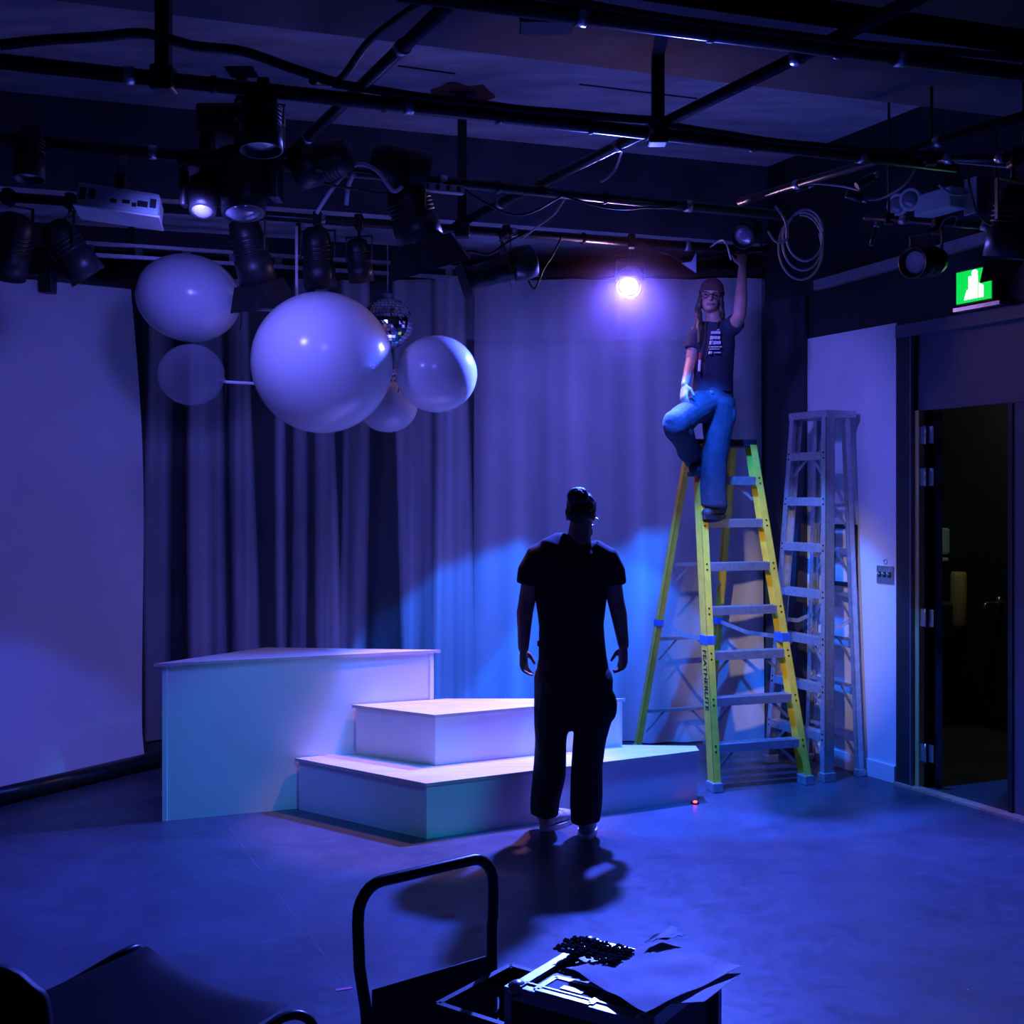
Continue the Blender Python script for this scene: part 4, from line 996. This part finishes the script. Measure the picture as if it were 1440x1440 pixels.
h.ell(q(0, 0.014, 0.045), (0.080, 0.096, 0.086), 26, 18, Rw2)
bean = remesh(h, 0.007, 1)
# keep the dome above the brow line: cut by pulling the lower vertices up to a rolled brim
for v in bean.v:
    l = Rw2.inverted()@(v-hw2)
    lim = 0.030-0.25*max(0, l.y)
    if l.z < lim: v.z += 0; l.z = lim+0.2*(l.z-lim)*0; v.xyz = hw2+Rw2@l
bo = bean.build('beanie', M['beanie'], wom)
br_ = MB().tube([q(0.078*math.cos(a), 0.014+0.093*math.sin(a), 0.036-0.25*max(0, 0.014+0.093*math.sin(a))) for a in [k*math.pi/14 for k in range(29)]], 0.009, 8)
br_.build('brim', M['beanie'], bo)
h = MB()
h.ell(q(0, 0.035, -0.02), (0.072, 0.06, 0.08), 18, 12, Rw2)
h.limb([q(-0.066, 0.0, 0.0), q(-0.075, -0.005, -0.08), wp(984, 462, -0.10), wp(983, 482, -0.12)], [0.018, 0.022, 0.022, 0.010])
h.limb([q(0.066, 0.01, 0.0), q(0.075, 0.02, -0.08), wp(1018, 462, 0.0)], [0.018, 0.022, 0.014])
remesh(h, 0.007, 1, 0.006, 40).build('hair', M['hair_dark'], wom)
g_ = MB()
for s in (-1, 1):
    g_.tube([q(s*0.034+0.025*math.cos(a), -0.090, 0.000+0.020*math.sin(a)) for a in [k*math.pi/8 for k in range(17)]], 0.003, 6)
    g_.tube([q(s*0.058, -0.088, 0.004), q(s*0.072, 0.0, 0.002)], 0.003, 6)
g_.tube([q(-0.01, -0.093, 0.004), q(0.01, -0.093, 0.004)], 0.003, 6)
g_.build('glasses', M['black_metal'], wom)
ey = MB()
for s in (-1, 1): ey.ell(q(s*0.031, -0.076, 0.002), (0.012, 0.008, 0.006), 12, 8, Rw2)
tag(ey.build('eyes', M['ink'], wom), kind='stuff')
MB().limb([q(-0.02, -0.090, -0.056), q(0, -0.094, -0.057), q(0.02, -0.090, -0.056)], [0.0045]*3, 1, (0, 1, 0), 8).build('lips', M['lip'], wom)
pr = MB(); random.seed(3)
rows_ = [(464, 1008, 1011, .003), (468, 1000, 1011, .010), (475, 999, 1012, .012), (482, 998, 1012, .012), (488, 997, 1013, .004), (491, 997, 1011, .003), (496, 997, 1001, .010), (496, 1004, 1012, .004)]
for y, x0, x1, hh_ in rows_:
    x = x0
    while x < x1:
        w = random.uniform(1.0, 2.2); c = wp(x+w/2, y, -0.103-0.002); pr.box(c, (w*Dw/F*0.85, 0.03, hh_*random.uniform(.8, 1.1)*1.8)); x += w+0.5
tag(pr.build('shirt_print', M['print_white'], sh_o), kind='stuff')
ln = thing('lanyard', wp(984, 510, -0.115), 'thin lanyard with white and red tags worn by the person on the ladder', 'lanyard')
MB().tube(smooth_path([wp(994, 452, -0.075), wp(991, 475, -0.112), wp(986, 497, -0.112), wp(983, 508, -0.11)], 5), 0.003, 6).build('cord', M['dark_rubber'], ln)
MB().tube(smooth_path([wp(1011, 452, -0.075), wp(1003, 480, -0.118), wp(990, 500, -0.115), wp(983, 508, -0.11)], 5), 0.003, 6).build('cord', M['dark_rubber'], ln)
MB().bar(wp(985, 496, -0.12), wp(984, 505, -0.12), 0.014, 0.012).build('red_tag', M['red_mark'], ln)
MB().bar(wp(984, 506, -0.12), wp(983, 522, -0.12), 0.020, 0.012).build('white_tag', M['plastic_white'], ln)
# ------------------------------------------------------------------ lighting grid: pipes, hangers, lamps, cables
PZ = 3.50
def pipe_line(a, b, r, name, label, m=None):
    a = Vector(a); b = Vector(b); t = thing(name, (a+b)/2, label, 'pipe', 'lighting grid pipes')
    MB().cyl(a, b, r, n=16).build('tube', m or M['pipe_metal'], t)
    n = max(2, int((b-a).length/1.1)); d = (b-a).normalized()
    for k in range(n):
        q = a.lerp(b, (k+0.5)/n); MB().cyl(q-d*0.02, q+d*0.02, r+0.006, n=14).build('coupler', M['steel'], t)
    return a, b
def on_pipe(line, x):     # point of a pipe at picture column x
    a, b = line; d = b-a
    k = (x-CX)/F; s = (k*a.y-a.x)/(d.x-k*d.y); return a+d*s
def line_from(p1, p2, z, x0, x1):
    a, b = G(p1[0], p1[1], z), G(p2[0], p2[1], z); d = b-a
    f = lambda x: a+d*(((x-CX)/F*a.y-a.x)/(d.x-(x-CX)/F*d.y))
    return f(x0), f(x1)
L0 = pipe_line(*line_from((830, 24), (1430, 102), PZ, 560, 1460), 0.030, 'grid_pipe', 'nearest grid pipe crossing the upper right corner')
L1 = pipe_line(*line_from((80, 95), (925, 188), PZ, -40, 1345), 0.030, 'grid_pipe', 'long grid pipe crossing the picture in front of the pale ceiling bay')
L2 = pipe_line(*line_from((400, 233), (880, 281), PZ, -20, 1120), 0.028, 'grid_pipe', 'grid pipe behind the long front pipe, carrying the black lamps')
L3 = pipe_line(*line_from((400, 305), (847, 337), PZ, -10, 1080), 0.028, 'grid_pipe', 'rearmost grid pipe just in front of the back curtain')
X1 = pipe_line(*line_from((628, 8), (420, 205), PZ+0.06, 660, 385), 0.026, 'cross_pipe', 'cross pipe running back over the upper left of the picture')
X2 = pipe_line(*line_from((1260, 12), (660, 308), PZ+0.06, 1300, 640), 0.026, 'cross_pipe', 'cross pipe running back from the upper right to the centre')
X3 = pipe_line(*line_from((1400, 175), (1080, 272), PZ+0.06, 1440, 1040), 0.022, 'cross_pipe', 'short cross pipe above the raised hand and coiled cable')
# hangers from the ceiling
for (lx, line, lab) in ((650, L3, 'black hanger pole with rusty ceiling plate left of the glowing lamp'), (925, L1, 'short black hanger pole near the top centre of the picture'), (230, L1, 'black hanger pole behind the front pipe at the upper left'), (340, L3, 'black hanger pole above the balloon cluster')):
    q = on_pipe(line, lx); zt2 = CZ if lx != 925 else 3.86
    t = thing('hanger_pole', Vector((q.x, q.y, PZ)), lab, 'hanger', 'grid hangers')
    MB().bar(Vector((q.x, q.y, PZ-0.03)), Vector((q.x, q.y, zt2-0.01)), 0.055, 0.055, (0, 1, 0)).build('post', M['black_metal'], t)
    if lx != 925: MB().box((q.x, q.y, zt2-0.006), (0.16, 0.16, 0.012)).build('ceiling_plate', M['black_metal'], t)
    MB().box((q.x, q.y, PZ), (0.09, 0.09, 0.10), None, 0.01).build('clamp', M['black_metal'], t)
M['rust'] = mat('rust', (0.16, 0.035, 0.02), 0.9, nvar=0.4, nscale=30)
q = on_pipe(L3, 650)
rs = MB(); n = 26
rs.plate([Vector((q.x, q.y, CZ-0.002))+Vector((math.cos(k*2*math.pi/n), math.sin(k*2*math.pi/n), 0))*(0.20+0.07*noise.noise(Vector((math.cos(k*.24)*2, math.sin(k*.24)*2, 0)))) for k in range(n)], (0, 0, -0.001))
rs.build('rust_stain', M['rust'], ceiling)
# ---- fixtures
def yoke(t, c, pipe_pt, r, ax, m):
    """U bracket around the body at c with a hook clamp on the pipe above"""
    ax = Vector(ax); ax.z = 0; ax.normalize(); top = Vector((c.x, c.y, min(c.z+r*1.9, pipe_pt.z-0.05)))
    for s in (-1, 1): MB().bar(c+ax*s*(r+0.012), Vector((c.x, c.y, top.z))+ax*s*(r+0.012), 0.006, 0.03, (0, 1, 0)).build('yoke_arm', m, t)
    MB().bar(top-ax*(r+0.015), top+ax*(r+0.015), 0.03, 0.006).build('yoke_bridge', m, t)
    MB().cyl(top, pipe_pt, 0.010, n=10).build('spigot', m, t)
    MB().box(pipe_pt, (0.05, 0.075, 0.09), None, 0.01).build('hook_clamp', m, t)
def par(c, aim, r, L, pipe_pt, label, lens=None, m=None, barn=False, name='par_lamp', group='stage lamps'):
    c = Vector(c); aim = Vector(aim).normalized(); m = m or M['black_metal']
    t = thing(name, c, label, 'stage lamp', group)
    bk2 = c-aim*L/2
    MB().lathe(bk2, aim, [(r*0.45, 0), (r*0.8, L*0.06), (r*0.92, L*0.25), (r*0.92, L*0.6), (r*1.03, L*0.62), (r*1.03, L), (r*0.93, L), (r*0.90, L*0.9)], 24).build('housing', m, t)
    MB().lathe(bk2, aim, [(r*0.92, L*0.86), (r*0.7, L*0.90), (r*0.3, L*0.92)], 24).build('lens', lens or M['lens'], t)
    for k in range(4):
        MB().lathe(bk2, aim, [(r*0.94, L*(0.28+0.07*k)), (r*1.0, L*(0.29+0.07*k)), (r*1.0, L*(0.31+0.07*k)), (r*0.94, L*(0.32+0.07*k))], 24, False).build('cooling_fin', m, t)
    ax = aim.cross(Vector((0, 0, 1)))
    if ax.length < 0.1: ax = Vector((1, 0, 0))
    ax.normalize(); upv = ax.cross(aim)
    yoke(t, c, Vector(pipe_pt), r, ax, m)
    if barn:
        f = bk2+aim*L
        for d, e in ((ax, upv), (-ax, upv), (upv, ax), (-upv, ax)):
            a, b = f+d*r-e*r*0.9, f+d*r+e*r*0.9; o = aim*r*1.3+d*r*0.5
            MB().plate([a, b, b+o+e*r*0.25, a+o-e*r*0.25], d*0.003).build('barn_door', m, t)
    return t
def ellipsoidal(c, aim, L, r, pipe_pt, label, m=None):
    c = Vector(c); aim = Vector(aim).normalized(); m = m or M['black_metal']; t = thing('profile_spot', c, label, 'stage lamp', 'stage lamps')
    o = c-aim*L*0.5
    MB().lathe(o, aim, [(r*0.6, 0), (r*1.15, L*0.04), (r*1.25, L*0.22), (r*1.0, L*0.34)], 22).build('lamp_house', m, t)
    bo_ = MB().lathe(o, aim, [(r*0.95, L*0.34), (r*0.95, L*0.50), (r*0.9, L*0.52), (r*0.9, L*0.92), (r*1.08, L*0.93), (r*1.08, L), (r*0.9, L), (r*0.86, L*0.95)], 22).build('lens_barrel', m, t)
    MB().lathe(o, aim, [(r*0.88, L*0.94), (r*0.5, L*0.965), (r*0.1, L*0.97)], 22).build('lens', M['lens'], bo_)
    ax = aim.cross(Vector((0, 0, 1))).normalized(); upv = ax.cross(aim)
    for d in (ax, -ax, upv, -upv): MB().bar(o+aim*L*0.42+d*r*0.9, o+aim*L*0.42+d*r*1.45, 0.02, 0.004, aim).build('shutter', M['steel'], t)
    yoke(t, o+aim*L*0.42, Vector(pipe_pt), r*1.15, ax, m)
    # gel frame hanging open at the front
    f = o+aim*L; MB().plate([f+ax*r*1.2+upv*r*1.2, f-ax*r*1.2+upv*r*1.2, f-ax*r*1.2-upv*r*1.2, f+ax*r*1.2-upv*r*1.2], aim*0.004).build('gel_frame', M['pipe_metal'], t)
    return t
def moving(c, pipe_pt, aim, s, label):
    c = Vector(c); aim = Vector(aim).normalized(); t = thing('moving_head', c, label, 'stage lamp', 'stage lamps'); m = M['black_metal']
    top = Vector((pipe_pt.x, pipe_pt.y, c.z+0.22*s)); c = Vector((pipe_pt.x, pipe_pt.y, c.z))
    MB().box(top, (0.30*s, 0.26*s, 0.11*s), None, 0.015).build('base_box', m, t)
    MB().bar(top, pipe_pt, 0.06, 0.06, (0, 1, 0)).build('pipe_clamp', m, t)
    for q in (-1, 1): MB().box(c+Vector((q*0.135*s, 0, 0.06*s)), (0.04*s, 0.12*s, 0.26*s), None, 0.012).build('yoke_arm', m, t)
    R = rot_to(aim)
    hd_ = MB().lathe(c-aim*0.14*s, aim, [(0.05*s, 0), (0.105*s, 0.03*s), (0.115*s, 0.14*s), (0.09*s, 0.22*s), (0.085*s, 0.27*s), (0.07*s, 0.27*s)], 22).build('head', m, t)
    MB().lathe(c-aim*0.14*s, aim, [(0.085*s, 0.262*s), (0.04*s, 0.285*s), (0.01*s, 0.29*s)], 22).build('lens', M['lens'], hd_)
    return t
# the glowing lamp
lp = on_pipe(L3, 888)
toward = (Vector((0, 4.4, 0.4))-LAMP).normalized()
t = par(LAMP+Vector((0, 0.10, 0.03)), toward, 0.085, 0.20, lp, 'round lamp glowing bright white towards the camera', M['lamp_glow'], name='glowing_lamp')
# lamp with blue-lit barn door that the person on the ladder is setting
wp1 = on_pipe(L3, 1046)
par(P(1052, 326, 7.9), (-0.5, -0.7, -0.5), 0.08, 0.20, wp1, 'black lamp held by the raised hand of the person on the ladder')
fl_a = P(972, 366, 7.85)
t = thing('blue_lit_flag', fl_a, 'small blue lit metal flag hanging beside the beanie', 'flag')
MB().plate([P(958, 370, 7.85), P(972, 368, 7.85), P(979, 355, 7.86), P(979, 384, 7.83)], (0.004, 0.01, 0)).build('plate', M['flag_blue_lit'], t)
MB().cyl(P(977, 358, 7.86), Vector((on_pipe(L3, 977).x, on_pipe(L3, 977).y, PZ)), 0.005, n=8).build('stem', M['black_metal'], t)
# profile spot over the centre
pp = on_pipe(L3, 712)
ellipsoidal(P(703, 380, 7.2), (-0.86, -0.22, -0.30), 0.46, 0.085, pp, 'grey profile spot hanging over the centre, aimed left', M['pipe_metal'])
# lamps left of centre on the second and rear pipe
specs = [
    ('par', L1, 372, P(366, 172, 4.9), (0.05, -0.12, -1), 0.085, 0.24, 'black lamp with pale round lens below the front pipe, upper left', M['reflector']),
    ('par', L2, 42, P(42, 214, 5.55), (0.02, -0.12, -1), 0.068, 0.26, 'black downlight can with shining round mouth at the far left', M['reflector']),
    ('mov', L2, 340, P(330, 262, 6.0), (0.1, -0.2, -1), 1.25, 0, 'largest black moving head lamp over the upper left balloon', None),
    ('mov', L2, 288, P(288, 292, 6.1), (0.0, -0.5, -1), 0.75, 0, 'small black moving head lamp just right of the projector', None),
    ('par', L2, 455, P(455, 228, 6.0), (-0.9, 0.1, -0.25), 0.10, 0.30, 'black lamp lying above the second pipe left of centre', None),
    ('par', L2, 560, P(562, 232, 6.2), (0.9, 0.2, -0.2), 0.10, 0.30, 'black lamp above the second pipe near the pale strip', None),
    ('par', L3, 350, P(352, 352, 7.0), (0.2, 0.3, -1), 0.105, 0.38, 'tall black lamp hanging right of the upper left balloon', None),
    ('par', L3, 447, P(447, 362, 7.25), (0.05, 0.3, -1), 0.095, 0.36, 'black lamp hanging over the top of the largest balloon', None),
    ('par', L3, 505, P(505, 366, 7.35), (0.1, 0.3, -1), 0.075, 0.26, 'smaller black lamp hanging above the mirror ball', None),
    ('par', L2, 572, P(580, 300, 6.3), (0.3, 0.2, -1), 0.12, 0.30, 'square-set black lamp under the second pipe near the hanger', None),
    ('par', L3, 100, P(98, 352, 6.6), (0.5, 0.3, -0.8), 0.10, 0.34, 'black lamp above the paper backdrop at the left edge', None),
    ('par', L3, 12, P(14, 345, 6.4), (-0.3, 0.3, -0.8), 0.11, 0.34, 'black lamp above the backdrop nearest the left edge', None),
]
for kind, ln_, hx, c, aim, r, Lg, lab, lens in specs:
    if kind == 'par': par(c, aim, r, Lg, on_pipe(ln_, hx), lab, lens, barn=('tall' in lab or 'square' in lab))
    else: moving(c, on_pipe(ln_, hx), aim, r, lab)
# lamp by the exit sign, and dark lamp at the right edge in front of it
par(P(1302, 368, 6.6), (-0.75, -0.6, -0.15), 0.085, 0.26, P(1318, 318, 6.65), 'white faced lamp hanging beside the exit sign', M['paper'])
par(P(1424, 312, 5.6), (-0.12, 0.2, -1), 0.10, 0.33, P(1426, 222, 5.6), 'big black lamp at the right edge in front of the exit sign')
pipe_line(P(1215, 305, 6.9), P(1445, 322, 6.5), 0.02, 'boom_pipe', 'short pipe carrying the lamp beside the exit sign')
pipe_line(P(1300, 224, 5.9), P(1445, 221, 5.55), 0.02, 'boom_pipe', 'short pipe at the right edge carrying the big black lamp')
for a, lab in ((P(1250, 308, 6.84), 'thin black drop rod left of the emergency light'), (P(1400, 319, 6.58), 'thin black drop rod right above the exit sign'), (P(1310, 224, 5.88), 'thin black drop rod above the emergency light'), (P(1440, 221, 5.56), 'thin black drop rod at the right edge above the big lamp')):
    t = thing('drop_rod', a, lab, 'hanger', 'drop rods')
    MB().cyl(a, Vector((a.x, a.y, 3.86 if a.y < 6.2 else CZ)), 0.008, n=8).build('rod', M['black_metal'], t)
    MB().box(a, (0.05, 0.05, 0.06), None, 0.006).build('clamp', M['black_metal'], t)
# black flag across the exit sign's corner
t = thing('black_flag', P(1400, 385, 6.4), 'black metal flag covering the upper corner of the exit sign', 'flag')
MB().plate([P(1385, 366, 6.4), P(1378, 398, 6.4), P(1396, 394, 6.4), P(1425, 393, 6.4), P(1440, 366, 6.4)], (0, 0.004, 0)).build('plate', M['black_metal'], t)
MB().cyl(P(1412, 370, 6.41), P(1412, 320, 6.56), 0.007, n=8).build('stem', M['black_metal'], t)
# emergency light with two heads on the right wall
c = Wp(1322, 285, 0.10)
t = thing('emergency_light', c, 'grey twin head emergency light on the wall above the wall rail', 'emergency light')
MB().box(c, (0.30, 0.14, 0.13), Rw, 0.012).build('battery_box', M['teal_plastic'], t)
for k, (dx, dz) in enumerate(((0.17, 0.05), (0.28, 0.04))):
    q = c+RD*dx+RN*0.06+Vector((0, 0, dz)); aim = (RN*0.7+Vector((-0.2, -0.6, -0.2))).normalized()
    hd_ = MB().lathe(q-aim*0.05, aim, [(0.03, 0), (0.06, 0.03), (0.072, 0.08), (0.066, 0.085)], 18).build('lamp_head', M['plastic_white'], t)
    MB().lathe(q-aim*0.05, aim, [(0.062, 0.083), (0.02, 0.092)], 18).build('lens', M['lens'], hd_)
    MB().cyl(q-aim*0.04, c+RD*0.1, 0.01, n=8).build('stalk', M['steel'], t)
# conduit box near it
cb_ = Wp(1370, 277, 0.04)
tag(MB().box(cb_, (0.10, 0.07, 0.22), Rw, 0.006).build('junction_box', M['steel']), 'narrow metal junction box right of the emergency light', 'junction box')
# projector
pc = P(170, 289, 6.2)
t = thing('projector', pc, 'white projector with ports on its side hanging at the upper left', 'projector')
Rp = Matrix.Rotation(0.22, 3, 'Z')@Matrix.Rotation(0.10, 3, 'Y')
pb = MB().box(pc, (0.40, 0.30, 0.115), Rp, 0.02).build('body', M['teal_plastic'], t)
MB().box(pc+Rp@Vector((0, 0.0, -0.062)), (0.42, 0.32, 0.012), Rp, 0.005).build('base_plate', M['plastic_white'], t)
for x, w, h2, dz in ((-0.17, 0.03, 0.06, 0.0), (-0.125, 0.03, 0.05, 0.005), (-0.02, 0.03, 0.02, -0.015), (0.04, 0.035, 0.018, -0.01), (0.08, 0.02, 0.02, -0.02), (0.12, 0.05, 0.03, -0.01), (0.17, 0.03, 0.045, 0.0)):
    MB().box(pc+Rp@Vector((x, -0.151, dz)), (w, 0.006, h2), Rp).build('port', M['black_metal'], pb)
q = on_pipe(L2, 175); MB().bar(pc+Vector((0, 0, 0.05)), Vector((pc.x, pc.y, PZ)), 0.05, 0.05, (0, 1, 0)).build('drop_pole', M['black_metal'], t)
MB().bar(Vector((pc.x, pc.y, PZ)), Vector((q.x, q.y, PZ)), 0.04, 0.04).build('mount_arm', M['black_metal'], t)
# aluminium strut above the balloons
sa_, sb_ = G(92, 356, 3.44), G(660, 392, 3.44)
t = thing('strut_rail', sa_, 'aluminium strut rail with square slots above the balloons', 'rail')
for dz in (0.0, 0.075): MB().bar(sa_+Vector((0, 0, dz)), sb_+Vector((0, 0, dz)), 0.04, 0.022).build('chord', M['aluminium'], t)
for k in range(9):
    q = sa_.lerp(sb_, (k+0.5)/9)+Vector((0, 0, 0.037)); MB().box(q, (0.05, 0.03, 0.06)).build('web', M['steel'], t)
for k in (0.15, 0.55, 0.9):
    q = sa_.lerp(sb_, k); MB().bar(q+Vector((0, 0, 0.08)), Vector((q.x, q.y, 3.75)), 0.03, 0.03, (0, 1, 0)).build('drop_bracket', M['black_metal'], t)
# black border strip hung above the strut
ba_, bb_ = sa_+Vector((-0.8, -0.05, 0)), sb_+Vector((-0.2, 0.15, 0))
vb_ = drape('black_border', Vector((ba_.x, ba_.y+0.15, 0)), Vector((bb_.x, bb_.y+0.05, 0)), 3.54, 3.70, 0.01, 12, M['drape_black'], 31, 80, 3)
tag(vb_, 'narrow black border cloth above the aluminium strut rail', 'curtain')
# pale power strip on the second pipe
p0, p1 = on_pipe(L2, 578), on_pipe(L2, 652)
t = thing('power_strip', (p0+p1)/2, 'pale socket strip tied under the second pipe near the hanger', 'power strip')
MB().bar(p0-Vector((0, 0.03, 0.045)), p1-Vector((0, 0.03, 0.045)), 0.05, 0.04).build('strip', M['plastic_white'], t)
for k in range(5):
    q = p0.lerp(p1, (k+0.5)/5)-Vector((0, 0.055, 0.045)); MB().box(q, (0.025, 0.008, 0.025)).build('socket', M['black_metal'], t)
# white junction box under the beam, top centre
c = P(768, 33, 5.0); c.z = 3.85-0.03
t = thing('ceiling_box', c, 'dark ceiling box with a pale plate under the top beam', 'junction box')
MB().box(c, (0.22, 0.14, 0.06), None, 0.006).build('box', M['black_metal'], t)
MB().box(c+Vector((0.02, -0.072, 0)), (0.05, 0.004, 0.05)).build('plate', M['plastic_white'], t)
# ---- cables
def cable(pts, label, r=0.008, m=None, k=7):
    return tag(MB().tube(smooth_path(pts, k), r, 6).build('cable', m or M['dark_rubber']), label, 'cable', 'grid cables')
def hang(line, x0, x1, sag, label, off=0.035, r=0.008, m=None, n=7, seed=0):
    pts = []
    for i in range(n+1):
        t_ = i/n; q = on_pipe(line, x0+(x1-x0)*t_); s = sag*math.sin(math.pi*t_)*(1+0.4*noise.noise(Vector((i*0.9+seed, 0, 0))))
        pts.append(q+Vector((0, -0.035, off-s)))
    return cable(pts, label, r, m)
hang(L1, 5, 480, -0.10, 'thick black cable lying over the front pipe, left half', 0.05, 0.02, seed=1)
hang(L1, 470, 930, 0.02, 'thick black cable drooping along the front pipe, centre', 0.05, 0.018, seed=2)
hang(L1, 900, 1330, 0.03, 'black cable along the right half of the front pipe', 0.045, 0.014, seed=3)
cable([on_pipe(X1, 640)+Vector((-.05, 0, .03)), on_pipe(X1, 560)+Vector((-.10, 0, .05)), on_pipe(X1, 505)+Vector((-.08, 0, .04)), on_pipe(L1, 440)+Vector((0, -.03, .05))], 'black cable running down the upper left cross pipe', 0.016)
hang(L2, 395, 640, 0.10, 'black cable looping under the second pipe, left of centre', 0.0, 0.007, seed=4)
hang(L2, 640, 800, 0.14, 'thin black cable hanging in a curve right of the hanger pole', 0.0, 0.006, seed=5)
hang(L2, 770, 960, 0.06, 'thin black cable under the second pipe above the glowing lamp', 0.0, 0.006, seed=6)
hang(L3, 560, 740, 0.16, 'black cable drooping from the rear pipe to the profile spot', 0.0, 0.008, seed=7)
hang(L3, 700, 790, 0.30, 'black cable hanging in a deep loop behind the profile spot', 0.0, 0.007, seed=8)
hang(L3, 900, 1040, 0.10, 'thin black cable looping between glowing lamp and raised hand', 0.0, 0.006, seed=9)
hang(L0, 700, 1440, 0.03, 'black cable tied along the nearest pipe at the upper right', 0.045, 0.014, seed=10)
cable([P(445, 300, 6.1), P(470, 262, 6.1), P(500, 232, 6.05), P(530, 240, 6.05), P(552, 268, 6.1), P(566, 262, 6.1)], 'pale grey cable arching over the second pipe left of centre', 0.011, M['cable_white'])
cable([P(487, 288, 6.2), P(490, 262, 6.15), P(497, 245, 6.1)], 'short pale cable end hanging below the second pipe', 0.012, M['cable_white'])
cable([P(560, 290, 6.3), P(575, 297, 6.3), P(590, 292, 6.3), P(583, 308, 6.3), P(565, 306, 6.3)], 'small pale cable loop under the square-set black lamp', 0.006, M['cable_white'])
cable([P(797, 275, 7.0), P(780, 300, 7.0), P(757, 318, 7.0), P(735, 335, 7.1)], 'thin pale cable curving down to the profile spot', 0.006, M['cable_white'])
cable([on_pipe(X2, 878), P(868, 232, 6.3), P(860, 245, 6.3), P(845, 256, 6.3)], 'short blue lit cable tail above the glowing lamp', 0.007, M['cable_white'])
cable([on_pipe(L3, 998), P(1018, 338, 7.4), P(1028, 365, 7.5)], 'thin pale cable falling beside the raised hand', 0.006, M['cable_white'])
c = P(1133, 325, 7.0)
cable([c+Vector(((0.10+0.012*a/6.3)*math.cos(a), 0.008*a, 1.3*(0.10+0.016*a/6.3)*math.sin(a)-0.012*a/3)) for a in [j*2*math.pi/12 for j in range(38)]], 'coil of green-grey cable hung right of the raised hand', 0.007, M['cable_white'], 3)
cable([P(1090, 290, 7.0), P(1104, 310, 7.0), P(1107, 335, 7.0), P(1092, 340, 7.0), P(1080, 325, 7.0)], 'blue lit cable hook just left of the cable coil', 0.008, M['cable_white'])
cable([P(1125, 262, 6.6), P(1145, 258, 6.5), P(1185, 262, 6.4), P(1210, 268, 6.3)], 'pale cable running to the connectors right of the coil', 0.006, M['cable_white'])
cable([P(1205, 278, 6.3), P(1235, 280, 6.3), P(1270, 262, 6.2), P(1287, 238, 6.2)], 'pale cable curving up from the connectors toward the right', 0.006, M['cable_white'])
cable([P(1320, 260, 6.6), P(1340, 273, 6.6), P(1365, 272, 6.7)], 'short grey cable from the emergency light to its box', 0.008, M['cable_white'])
cable([P(1300, 225, 6.0), P(1340, 228, 5.9), P(1430, 236, 5.7)], 'thin green lit cable at the right edge above the big lamp', 0.005, M['cable_white'])
cable([P(1360, 215, 6.0), P(1363, 260, 6.0), P(1375, 300, 6.2), P(1395, 318, 6.4)], 'thin black cable hanging down left of the big right lamp', 0.006)
cable([P(1320, 325, 6.6), P(1330, 308, 6.6), P(1345, 305, 6.6), P(1342, 318, 6.6)], 'small pale cable loop on top of the white faced lamp', 0.005, M['cable_white'])
# cable connectors
for i, (x0, y0, x1, y1, D, lab) in enumerate(((1205, 262, 1228, 248, 6.3, 'dark cable connector joined to the pale cable right of the coil'), (1190, 272, 1212, 280, 6.3, 'lower dark cable connector right of the coil'), (1225, 345, 1232, 320, 6.6, 'small hook-shaped metal clamp above the wall rail'), (1120, 268, 1136, 262, 6.7, 'small metal connector above the cable coil'))):
    a, b = P(x0, y0, D), P(x1, y1, D); t = thing('connector', a, lab, 'connector', 'cable connectors')
    MB().cyl(a, b, 0.022 if i < 2 else 0.012, n=12).build('sleeve', M['pipe_metal'], t); MB().cyl(b, b+(b-a).normalized()*0.03, 0.014, n=12).build('collar', M['steel'], t)
# blue chain link details: pipe cable ties
for nm, ln_, xs in (('long front pipe', L1, (300, 540, 700, 830, 1060)), ('second pipe', L2, (700, 850)), ('rearmost pipe', L3, (820,)), ('nearest pipe', L0, (1000, 1180))):
    for k, x in enumerate(xs):
        q = on_pipe(ln_, x); d = (ln_[1]-ln_[0]).normalized()
        wd = ('first', 'second', 'third', 'fourth', 'fifth')[k]+' black tape band from the left on the ' if len(xs) > 1 else 'only black tape band on the '
        tag(MB().lathe(q-d*0.012, d, [(0.033, 0), (0.036, 0.004), (0.036, 0.02), (0.033, 0.024)], 14, False).build('tape_band', M['dark_rubber']), wd+nm, 'tape', 'tape bands on the pipes')
# ------------------------------------------------------------------ scattering volume added to imitate the purple glow around the lamp
hz = bpy.data.materials.new('glow_puff'); hz.use_nodes = True; nt = hz.node_tree
for n_ in list(nt.nodes):
    if n_.type == 'BSDF_PRINCIPLED': nt.nodes.remove(n_)
vsn = nt.nodes.new('ShaderNodeVolumeScatter'); vsn.inputs['Color'].default_value = (1.0, 0.45, 0.55, 1); vsn.inputs['Anisotropy'].default_value = 0.3
tcn = nt.nodes.new('ShaderNodeTexCoord'); ln2 = nt.nodes.new('ShaderNodeVectorMath'); ln2.operation = 'LENGTH'
nt.links.new(tcn.outputs['Object'], ln2.inputs[0])
mrn = nt.nodes.new('ShaderNodeMapRange'); mrn.inputs['From Min'].default_value = 0.05; mrn.inputs['From Max'].default_value = 0.74; mrn.inputs['To Min'].default_value = 0.06; mrn.inputs['To Max'].default_value = 0.0
mrn.interpolation_type = 'SMOOTHSTEP'
nt.links.new(ln2.outputs['Value'], mrn.inputs['Value']); nt.links.new(mrn.outputs[0], vsn.inputs['Density']); nt.links.new(vsn.outputs[0], nt.nodes['Material Output'].inputs['Volume'])
hc2 = LAMP+Vector((0, -0.05, 0))
ho = MB().ell(hc2, (0.75, 0.75, 0.75), 24, 16).build('glow_puff', hz, base=hc2)
tag(ho, 'purple glow puff added around the glowing lamp', 'glow_puff', kind='stuff')
